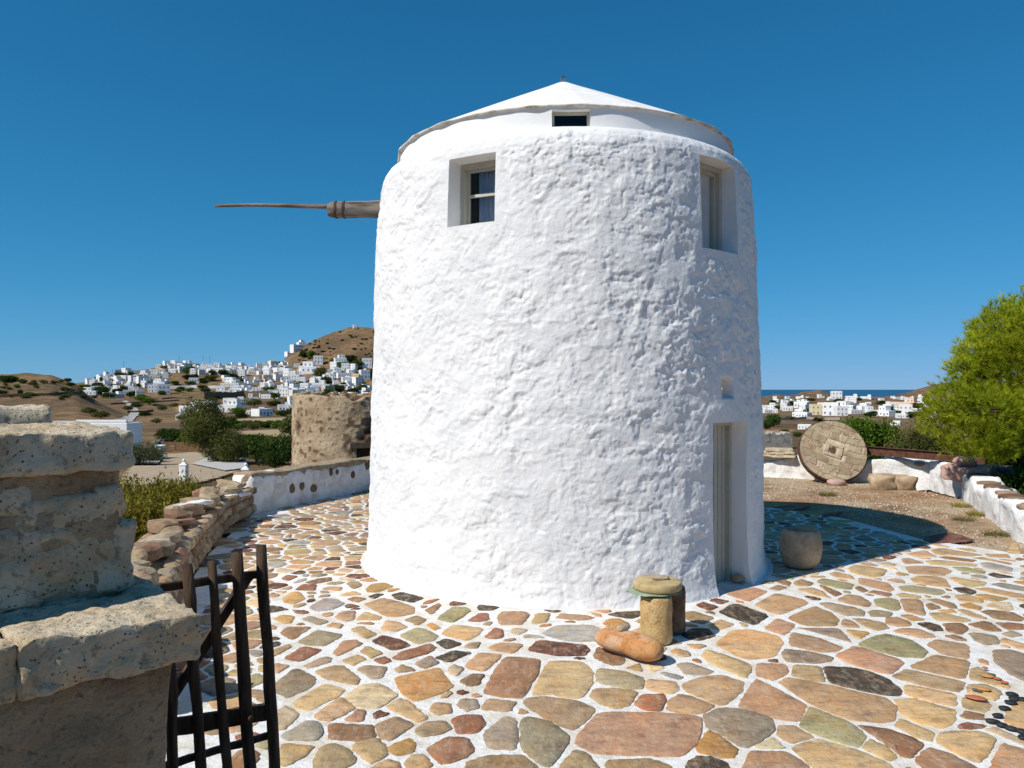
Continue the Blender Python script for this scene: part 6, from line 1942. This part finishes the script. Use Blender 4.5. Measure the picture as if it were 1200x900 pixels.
def veg():
    rs = random.Random(31)
    def bush(px, py, wpx, hpx=None, kind=None, label=None, group=None, tree=False):
        p = ground_at(px, py)
        w = wpx * p[1] / F
        h = (hpx or wpx * 0.6) * p[1] / F
        if tree:
            k = kind if kind is not None else rs.randrange(4)
            s = (w / 3.3, w / 3.3, h / 3.4)
            return plant('tree', TREE[k], TRUNK, p, label, 'tree', group, s, rs.random() * 6.28)
        k = kind if kind is not None else rs.randrange(7)
        s = (w / 3.1, w / 3.1, h / 1.6)
        return plant('bush', BUSH[k], FSTEM, p, label, 'bush', group, s, rs.random() * 6.28)
    # dark hedge left of the leaning tree
    for px, py, w, h in [(205, 521, 26, 20), (222, 524, 28, 22), (240, 525, 26, 20), (194, 515, 22, 14)]:
        bush(px, py, w, h, rs.choice([0, 3]), 'dark green hedge bush behind the timber fence', 'hedge behind the timber fence')
    # orchard bushes between leaning tree and ruin
    for px, py, w, h in [(300, 538, 34, 22), (318, 545, 40, 30), (338, 540, 34, 28), (330, 526, 34, 18), (305, 525, 34, 16), (290, 522, 28, 14), (340, 512, 26, 26), (322, 548, 26, 20), (345, 530, 24, 20), (312, 533, 30, 16)]:
        bush(px, py, w, h, rs.choice([0, 1, 2, 6]), 'dark green orchard bush between the leaning tree and the ruined mill', 'orchard bushes by the ruined mill')
    for px in range(270, 345, 9):
        bush(px, 503 + rs.uniform(-2, 2), 16, 9, rs.choice([0, 1, 3, 6]), 'low green bush of the row across the far field', 'row of bushes across the field')
    for px in range(262, 345, 8):
        bush(px, 500 + rs.uniform(-1, 1), 13, 7, rs.choice([0, 1, 2, 5]), 'low green bush of the row across the far field', 'row of bushes across the field')
    # scattered field bushes
    spots = [(165, 470, 16, 6), (175, 474, 18, 8), (160, 478, 14, 7), (190, 481, 12, 7), (118, 490, 22, 9), (105, 485, 18, 8), (170, 488, 14, 6), (214, 492, 16, 7), (228, 490, 14, 7), (245, 492, 18, 8), (283, 491, 16, 8),
             (300, 487, 14, 7), (315, 486, 14, 8), (330, 488, 16, 8), (343, 486, 16, 8), (298, 476, 18, 9), (285, 474, 12, 6), (265, 478, 14, 8), (278, 486, 20, 9), (340, 474, 14, 8), (322, 476, 16, 7), (205, 477, 10, 5), (213, 458, 12, 5),
             (222, 459, 12, 5), (240, 460, 12, 5), (250, 470, 10, 4), (190, 463, 10, 5), (150, 481, 12, 6), (183, 496, 14, 6), (255, 496, 20, 9), (270, 495, 16, 8)]
    for px, py, w, h in spots:
        bush(px, py, w, h, None, 'green bush scattered over the dry fields below the hill village', 'bushes on the dry fields')
    # brown hill scrub
    for i in range(60):
        px = rs.uniform(0, 140); py = rs.uniform(444, 470)
        bush(px, py, rs.uniform(5, 13), rs.uniform(2.5, 5.5), rs.choice([0, 1, 5, 6]), 'dark scrub clump on the bare brown hill behind the gatepost', 'scrub on the brown hill')
    for px, py, w, h in [(8, 448, 30, 8), (118, 462, 24, 10), (108, 458, 18, 8), (127, 467, 16, 8)]:
        bush(px, py, w, h, 0, 'dark scrub clump on the bare brown hill behind the gatepost', 'scrub on the brown hill')
    for i in range(70):
        px = rs.uniform(350, 445); top = float(interp_cols(px, RIDGE))
        py = rs.uniform(top + 2, 428)
        if py < top + 2: continue
        bush(px, py, rs.uniform(2.5, 6), rs.uniform(1.2, 2.5), rs.choice([0, 1, 5, 6]), 'small dark scrub on the bare hill above the village', 'scrub on the bare hill')
    # village trees
    vt = [(356, 419, 10, 7), (333, 421, 10, 8), (365, 420, 10, 9), (393, 430, 14, 9), (402, 432, 12, 8), (420, 432, 14, 9), (428, 428, 12, 8), (410, 424, 12, 8), (375, 446, 16, 14), (383, 450, 12, 8), (398, 460, 18, 9), (412, 462, 16, 8), (425, 458, 12, 7),
          (385, 463, 14, 7), (355, 462, 14, 8), (315, 462, 14, 9), (345, 452, 10, 6), (300, 465, 12, 7), (330, 430, 10, 6), (262, 440, 12, 7), (272, 444, 14, 6), (248, 447, 14, 7), (237, 449, 12, 6), (227, 444, 10, 6), (167, 447, 14, 7), (178, 449, 12, 6),
          (185, 446, 10, 6), (140, 441, 10, 5), (145, 460, 9, 9), (152, 466, 8, 7), (205, 452, 10, 5), (215, 436, 10, 5), (282, 448, 10, 5), (436, 440, 12, 9), (432, 466, 14, 8), (322, 468, 12, 8), (368, 467, 12, 7)]
    for i in range(60):
        px = rs.uniform(110, 436); top = float(interp_cols(px, RIDGE))
        vt.append((px, rs.uniform(max(top + 4, 428), 470), rs.uniform(6, 12), rs.uniform(3.5, 7)))
    for px, py, w, h in vt:
        bush(px, py, w, h, None, 'dark green tree standing among the hillside village houses', 'trees in the hillside village', True)
    o = bush(275, 463, 8, 4, 3, 'bush with crimson flowers beside a white village house')
    for c in o.children:
        if c.name.startswith('crown'): c.data = shrub_mesh('bush_leaves', M['crimson'], 99, 1.6, 1.4, 1.35, 12, 0.22, 300, 1.6)
    # right side
    for px, py, w, h in [(906, 500, 22, 16), (898, 503, 16, 12), (920, 508, 12, 5), (935, 512, 14, 6), (912, 511, 12, 5)]:
        bush(px, py, w, h, 0, 'dark green bush in the fields right of the mill wall', 'bushes right of the mill')
    for px, py, w, h in [(930, 475, 12, 5), (946, 483, 12, 4), (905, 473, 10, 4), (975, 474, 12, 5), (983, 472, 10, 5), (1005, 470, 10, 4), (1040, 483, 14, 7), (1050, 487, 14, 6), (1020, 489, 14, 8), (1060, 477, 12, 5), (965, 485, 10, 4), (950, 470, 10, 4),
                         (1075, 480, 14, 8), (1032, 474, 10, 5), (1000, 478, 8, 4), (912, 480, 10, 5), (925, 492, 10, 4), (960, 494, 12, 5), (1090, 476, 12, 8), (1068, 490, 16, 8)]:
        bush(px, py, w, h, rs.choice([0, 1, 2, 3]), 'green tree among the seaside village houses', 'trees of the seaside village', True)
M['crimson'] = leaf_mat('bougainvillea', (0.35, 0.02, 0.09), (0.45, 0.03, 0.12), 0.3, 2.0)
veg()

# ------------------------------------------------------------------ village houses
def house_mesh(kind, seed):
    """returns walls mesh and list of openings (x, y, z, w, h, face, isdoor); front faces -y, unit metres"""
    rs = random.Random(seed)
    mb = MB(); op = []
    white = (1.0, 1.0, 1.0)
    def vol(cx, cy, w, dp, h, z0=-1.5, col=white, par=True):
        mb.put(*bbox_bevel((cx, cy, (h + z0) / 2), (w, dp, h - z0), 0.06), col)
        if par:
            for sx, sy, ww, dd in ((0, -dp / 2 + 0.12, w - 0.02, 0.24), (0, dp / 2 - 0.12, w - 0.02, 0.24), (-w / 2 + 0.12, 0, 0.24, dp - 0.5), (w / 2 - 0.12, 0, 0.24, dp - 0.5)):
                mb.put(*box((cx + sx, cy + sy, h + 0.12), (ww, dd, 0.3)), col)
    def row(cx, y, w, z, n, door=False):
        for k in range(n):
            x = cx - w / 2 + w * (k + 0.5) / n
            if door and k == n // 2: op.append((x, y, z - 0.35, 0.95, 2.0, 0, 1))
            else: op.append((x, y, z, 0.9, 1.15, 0, 0))
    if kind == 0:      # single storey
        w, h = rs.uniform(7, 10), 3.2
        vol(0, 0, w, 6, h); row(0, -3.02, w, 1.5, 4, True)
    elif kind == 1:    # two storeys
        w, h = rs.uniform(7, 9), 6.2
        vol(0, 0, w, 7, h); row(0, -3.52, w, 1.5, 3, True); row(0, -3.52, w, 4.5, 3)
        op.append((w / 2 + 0.02, 0, 4.5, 0.9, 1.1, 1, 0)); op.append((-w / 2 - 0.02, 0, 4.5, 0.9, 1.1, -1, 0))
    elif kind == 2:    # stepped: low front, tall back
        w = rs.uniform(8, 11)
        vol(0, 1, w, 6, 3.1); vol(-w * .2, 2.4, w * .55, 5, 6.0)
        row(0, -2.02, w, 1.5, 4, True); row(-w * .2, -0.12, w * .5, 4.4, 2)
    elif kind == 3:    # L with porch
        w = rs.uniform(8, 10)
        vol(0, 0, w, 5.5, 3.3); vol(w * .3, -3.2, w * .38, 4, 3.0); row(-w * .15, -2.77, w * .6, 1.5, 3, True); op.append((w * .3, -5.22, 1.5, 1.0, 1.2, 0, 0))
        mb.put(*box((0.5, 0.4, 4.1), (1.6, 1.6, 1.5)), white)
    elif kind == 4:    # long row
        w = rs.uniform(13, 17)
        vol(0, 0, w, 6, 3.3); row(0, -3.02, w, 1.5, 6, True); vol(w * .3, 1, w * .3, 4.5, 5.9); row(w * .3, -1.27, w * .28, 4.5, 2)
    elif kind == 5:    # pitched chapel-like
        w = 6.0
        vol(0, 0, w, 9, 3.6, par=False)
        V = [(-3, -4.5, 3.55), (3, -4.5, 3.55), (3, 4.5, 3.55), (-3, 4.5, 3.55), (0, -4.5, 5.2), (0, 4.5, 5.2)]
        mb.put(V, [(0, 1, 4), (2, 3, 5), (1, 2, 5, 4), (3, 0, 4, 5)], white)
        op.append((0, -4.53, 1.1, 1.2, 2.2, 0, 1)); op.append((3.02, 0, 2, .7, 1.0, 1, 0))
    elif kind == 6:    # three-step big house
        w = 12.0
        vol(0, 0, w, 8, 3.2); vol(0.5, 1, w * .75, 6, 6.3); vol(1.5, 1.5, w * .4, 4.5, 8.8)
        row(0, -4.02, w, 1.5, 5, True); row(0.5, -2.02, w * .7, 4.7, 4); row(1.5, -0.77, w * .35, 7.6, 2)
    return mb, op

UNIT = {k: make_mesh(k, *(lambda q: (q[0], q[1]))(box((0, 0, 0), (1, 0.12, 1))), M[m_]) for k, m_ in (('window', 'pane'), ('blue_window', 'shutter'), ('door', 'shutter'))}
HOUSES = []
for kd in range(7):
    for sdx in range(3 if kd < 5 else 1):
        mbh, op = house_mesh(kd, 100 + kd * 7 + sdx)
        HOUSES.append((kd, mbh, op))
HM = {}
def house(px, py, wpx=None, kind=None, tint=None, label='', group=None, rz=None, rs=random, p=None, blue=False, name='house', small=1.0):
    p = ground_at(px, py) if p is None else p
    cands = [i for i, h in enumerate(HOUSES) if kind is None and h[0] < 5 or h[0] == kind]
    i = rs.choice(cands)
    kd, mbh, op = HOUSES[i]
    key = (i, tint)
    if key not in HM:
        V = np.concatenate(mbh.V); C = np.concatenate(mbh.C) * np.array(tint or (1, 1, 1))
        HM[key] = make_mesh('house', V, mbh.F, M['house'], False, C)
    o = bpy.data.objects.new(name, HM[key]); link(o)
    o.location = p
    face = math.atan2(p[0], p[1])        # turn the front towards the valley
    o.rotation_euler = (0, 0, -face + (rs.uniform(-0.7, 0.7) if rz is None else rz))
    w0 = {0: 8.5, 1: 8, 2: 9.5, 3: 9, 4: 15, 5: 6, 6: 12}[kd]
    s = (wpx * p[1] / F / w0) if wpx else rs.uniform(0.85, 1.2) * small
    o.scale = (s, s, s)
    tag(o, label, 'house', group)
    for (x, y, z, w, h, f, isd) in op:
        c = bpy.data.objects.new('door' if isd else 'window', UNIT['door' if isd else ('blue_window' if blue else 'window')])
        link(c, o)
        c.location = (x, y, z)
        c.scale = (w * 0.8, 1, h * 0.85)
        if f: c.rotation_euler = (0, 0, math.pi / 2)
    return o

def village():
    rs = random.Random(17)
    KL = {0: 'low single storey white house', 1: 'two storey white cube house', 2: 'white stepped house with taller back', 3: 'white angled house with roof room', 4: 'long white house with raised end'}
    placed = []
    def near(px, py, mx, my): return any(abs(px - a) < mx and abs(py - b) < my for a, b in placed)
    def scatter(n, boxes, where, group, wr=(8, 13)):
        tries = 0; made = 0
        while made < n and tries < n * 30:
            tries += 1
            x0, x1, y0, y1 = rs.choice(boxes)
            px, py = rs.uniform(x0, x1), rs.uniform(y0, y1)
            rdg = float(interp_cols(px, RIDGE)) if px < 440 else 0
            if py < rdg + 1.0: continue
            if near(px, py, 4.2, 2.0): continue
            placed.append((px, py))
            kd = rs.choice([0, 0, 1, 1, 1, 2, 2, 3, 4])
            tint = rs.choice([None] * 9 + [(0.9, 0.86, 0.78), (0.72, 0.64, 0.52), (0.86, 0.88, 0.92)])
            t = '' if tint is None else {(0.9, 0.86, 0.78): 'cream tinted ', (0.72, 0.64, 0.52): 'sand coloured ', (0.86, 0.88, 0.92): 'pale grey '}[tint]
            lab = KL[kd]
            if t: lab = lab.replace('white ', t)
            house(px, py, None, kd, tint, lab + ' ' + where, group, None, rs, blue=rs.random() < 0.3); made += 1
    # recognisable ones first
    sp = [(192, 462, 14, 1, None, 'boxy two storey white house standing below the village edge above the road'), (228, 449, 13, 0, (0.86, 0.88, 0.92), 'pale blue grey flat house above the bare terraces'), (190, 446, 12, 4, None, 'long white house on the terrace under the ridge houses'),
          (262, 463, 15, 2, None, 'white stepped house at the upper end of the dark terrace wall'), (275, 460, 14, 6, None, 'big white stepped house beside the crimson bush'), (327, 463, 24, 4, None, 'long white house with row of small windows below the middle village'),
          (224, 481, 17, 4, None, 'low spread white house alone in the orange field'), (212, 492, 9, 5, None, 'small white pitched roof chapel at the edge of the dark hedge'), (300, 486, 22, 4, None, 'low white house between field bushes near the ruin'),
          (398, 430, 18, 6, None, 'large white stepped house at the foot of the bare hill'), (373, 427, 11, 1, None, 'white house high at the left foot of the bare hill'), (365, 437, 20, 2, None, 'white stepped house in the upper middle village'), (405, 443, 20, 4, None, 'long white house on the right slope above trees'),
          (417, 447, 9, 1, (0.95, 0.72, 0.4), 'yellow ochre house on the right slope of the village'), (427, 444, 12, 1, (0.86, 0.88, 0.92), 'pale blue grey house beside the ochre house'), (335, 482, 20, 3, None, 'white angled house just left of the ruined mill'), (345, 470, 16, 4, None, 'long white house above the ruined mill crest'),
          (430, 430, 12, 1, None, 'white two storey house at the mill wall on the hill foot'), (358, 472, 14, 0, (0.72, 0.64, 0.52), 'sand coloured flat house in the lower village'), (247, 428, 9, 1, (0.6, 0.52, 0.42), 'bare stone house on the crest of the ridge')]
    for px, py, w, kd, tint, lab in sp:
        placed.append((px, py)); house(px, py, w, kd, tint, lab, 'houses of the hillside village', rs.uniform(-.3, .3), rs, blue=rs.random() < .3)
    # church on the hill shoulder and chapel on the summit
    p = ground_at(355, 404)
    for i, (px, py, w) in enumerate([(353, 408.5, 12), (346, 412.5, 10), (339, 416.5, 10)]):
        house(px, py, w, [6, 1, 0][i], None, ['tall stepped white church building high on the hill shoulder', 'white block below the church on the hill shoulder', 'lowest white block of the church group on the hill shoulder'][i], 'church group on the hill', 0.5, rs)
    p = ground_at(415, 384.5)
    house(417, 384.5, 5.5, 2, None, 'tiny white chapel on the very summit of the bare hill', None, 0.2, rs)
    scatter(82, [(105, 195, 437, 464), (105, 195, 437, 452), (150, 300, 428, 437), (110, 165, 440, 466)], 'on the ridge of the hillside village', 'houses of the ridge village')
    scatter(60, [(195, 330, 427, 436), (225, 335, 428, 440)], 'along the crest of the village', 'houses along the village crest')
    scatter(105, [(262, 436, 442, 468), (320, 436, 428, 468), (265, 370, 446, 468)], 'in the middle of the hillside village', 'houses of the middle village')
    scatter(14, [(290, 436, 468, 480), (215, 345, 470, 490)], 'scattered below the hillside village', 'houses below the village')
    # seaside village
    placed.clear()
    spr = [(957, 486, 15, 1, (0.95, 0.82, 0.52), 'pale yellow two storey house in the seaside village'), (974, 487, 19, 1, None, 'white two storey house with balconies beside the yellow house'), (1058, 477, 24, 4, (0.95, 0.68, 0.5), 'large salmon coloured building in the seaside village'),
           (943, 503, 14, 0, None, 'low white house next to the ploughed field'), (1050, 498, 12, 0, None, 'low white house behind the bright bush'), (1057, 490, 14, 3, None, 'white angled house on the slope above the bush'), (998, 468, 13, 4, None, 'long white house on the skyline of the seaside village'),
           (1015, 467.5, 12, 4, None, 'long white house by the sea edge under the horizon'), (980, 468, 12, 1, None, 'white two storey house beside the rocky knoll'), (990, 481, 16, 2, None, 'white stepped house in the middle of the seaside village'), (940, 478, 18, 3, None, 'white angled house below the rocky knoll'), (923, 482, 13, 0, None, 'low white house close to the mill wall')]
    for px, py, w, kd, tint, lab in spr:
        placed.append((px, py)); house(px, py, w, kd, tint, lab, 'houses of the seaside village', rs.uniform(-.3, .3), rs)
    tries = made = 0
    while made < 78 and tries < 2500:
        tries += 1
        px = rs.uniform(896, 1110); py = 466.5 + 24 * rs.random() ** 1.35
        if near(px, py, 5.5, 1.6): continue
        placed.append((px, py)); made += 1
        kd = rs.choice([0, 0, 1, 2, 3, 4])
        house(px, py, None, kd, None, KL[kd] + ' in the seaside village', 'houses of the seaside village', None, rs, small=0.76)
    # aerial masts on the ridge
    for i, (px, h) in enumerate([(124, 8), (145, 12), (210, 9), (238, 10), (246, 10), (132, 6)]):
        p = ground_at(px, float(interp_cols(px, RIDGE)) + 2)
        o = empty('mast', p); tag(o, 'thin grey mast standing among the ridge houses', 'mast', 'masts on the village ridge')
        add('mast_pole', *tube([(0, 0, -1), (0, 0, h + 4)], [0.25, 0.12], 6), M['iron'], o)
        add('cross_arm', *box((0, 0, h + 2), (2.2, 0.15, 0.15)), M['iron'], o)
village()

# field walls, lane and field patches
def fields():
    def line_wall(pts, h, m, name, label, cat='wall', w=0.6, group=None):
        P = np.array([ground_at(*q) for q in pts])
        V, Fc = [], []
        n = 40
        t = np.linspace(0, 1, len(P)); ts = np.linspace(0, 1, n)
        X = np.interp(ts, t, P[:, 0]); Y = np.interp(ts, t, P[:, 1]); Z = terrain_z(X, Y)
        T = np.column_stack([np.gradient(X), np.gradient(Y)]); T /= np.hypot(T[:, 0], T[:, 1])[:, None]
        for i in range(n):
            nx, ny = -T[i, 1] * w / 2, T[i, 0] * w / 2
            hh = h * (1 + 0.12 * vnoise(np.array([[i * .9, 3, 1]]), 4)[0])
            V += [(X[i] - nx, Y[i] - ny, Z[i] - 1), (X[i] - nx, Y[i] - ny, Z[i] + hh), (X[i] + nx, Y[i] + ny, Z[i] + hh), (X[i] + nx, Y[i] + ny, Z[i] - 1)]
        for i in range(n - 1):
            for k in range(3): Fc.append((i * 4 + k, (i + 1) * 4 + k, (i + 1) * 4 + k + 1, i * 4 + k + 1))
        o = add(name, V, Fc, m); tag(o, label, cat, group)
    line_wall([(240, 468), (285, 466), (315, 466)], 6.0, M['setstone'], 'terrace_wall', 'dark stone terrace wall under the white stepped house', w=1.0)
    line_wall([(178, 458), (225, 456), (262, 456)], 3.0, M['house_plain'], 'white_boundary_wall', 'long white boundary wall running below the ridge village', w=0.6)
    line_wall([(280, 475), (300, 474)], 2.5, M['house_plain'], 'white_boundary_wall', 'short pale boundary wall in the orange field', w=0.6)
    for i, pts in enumerate([[(130, 474), (170, 472), (210, 470)], [(190, 468), (225, 466), (245, 467)], [(150, 484), (180, 482), (220, 486)], [(0, 466), (60, 464), (110, 471)], [(180, 476), (215, 475)]]):
        line_wall(pts, 1.0, M['setstone'], 'field_wall', 'dark dry stone field wall crossing the brown slopes', w=0.6, group='dry stone field walls')
    # stone wall and ochre field right of the mill
    line_wall([(880, 527), (925, 526)], 0.75, M['graywall'], 'stone_field_wall', 'grey stone field wall left of the millstone', w=0.5)
    line_wall([(905, 492), (945, 491), (985, 492)], 0.9, M['graywall'], 'stone_field_wall', 'pale stone field wall below the yellow house', w=0.5)
    def patch(name, pts, m, label, lift=0.25):
        P = np.array([ground_at(*q)[:2] for q in pts])
        n = 40
        xs = np.linspace(P[:, 0].min(), P[:, 0].max(), n); ys = np.linspace(P[:, 1].min(), P[:, 1].max(), n)
        X, Y = np.meshgrid(xs, ys); q = np.column_stack([X.ravel(), Y.ravel()])
        k = in_poly(q, P); z = terrain_z(q[:, 0], q[:, 1]) + lift
        Fc = [(j * n + i, j * n + i + 1, (j + 1) * n + i + 1, (j + 1) * n + i) for j in range(n - 1) for i in range(n - 1) if k[j * n + i] and k[j * n + i + 1] and k[(j + 1) * n + i] and k[(j + 1) * n + i + 1]]
        if Fc: tag(add(name, np.column_stack([q, z]), Fc, m, smooth=True), label, kind='structure')
    patch('field', [(880, 506), (935, 505), (932, 513), (880, 515)], M['ochre'], 'ploughed ochre field right of the mill', 0.2)
    patch('field', [(200, 476), (255, 476), (285, 479), (262, 484), (205, 489)], M['ochre_l'], 'orange dry field below the village')
    patch('field', [(275, 492), (345, 490), (345, 497), (270, 499)], M['straw'], 'straw coloured field left of the ruin')
    patch('field', [(278, 507), (345, 504), (345, 514), (290, 516)], M['straw'], 'bare straw field above the orchard')
    # lane
    pts = [(146, 470), (152, 474), (157, 479), (158, 485), (152, 491), (140, 494)]
    P = np.array([ground_at(*q) for q in pts])
    t = np.linspace(0, 1, len(P)); ts = np.linspace(0, 1, 60)
    X = np.interp(ts, t, P[:, 0]); Y = np.interp(ts, t, P[:, 1])
    for _ in range(6):
        X[1:-1] = (X[:-2] + X[1:-1] * 2 + X[2:]) / 4; Y[1:-1] = (Y[:-2] + Y[1:-1] * 2 + Y[2:]) / 4
    T = np.column_stack([np.gradient(X), np.gradient(Y)]); T /= np.hypot(T[:, 0], T[:, 1])[:, None]
    V = []
    for i in range(60):
        for s in (-1, -0.33, 0.33, 1):
            x, y = X[i] - T[i, 1] * 1.9 * s, Y[i] + T[i, 0] * 1.9 * s
            V.append((x, y, tz(x, y) + 0.3))
    tag(add('lane', V, [(i * 4 + k, i * 4 + k + 1, (i + 1) * 4 + k + 1, (i + 1) * 4 + k) for i in range(59) for k in range(3)], M['road'], smooth=True), 'pale winding lane below the ridge village', kind='structure')
M['house_plain'] = mat('white_boundary', [(0.66, 0.66, 0.66), (0.76, 0.76, 0.76)], 0.3, 0.9, 0)
M['graywall'] = mat('grey_field_stone', [(0.2, 0.18, 0.15), (0.34, 0.31, 0.27), (0.42, 0.39, 0.34)], 4.0, 1.0, 0.6, 8, 0.05)
M['ochre'] = mat('ploughed_ochre', [(0.27, 0.13, 0.06), (0.36, 0.18, 0.08)], 0.4, 1.0, 0.4, 3, 0.05)
M['ochre_l'] = mat('orange_dry_grass', [(0.3, 0.17, 0.07), (0.38, 0.23, 0.1)], 0.05, 1.0, 0)
M['straw'] = mat('straw_stubble', [(0.3, 0.23, 0.12), (0.38, 0.29, 0.16)], 0.08, 1.0, 0)
fields()
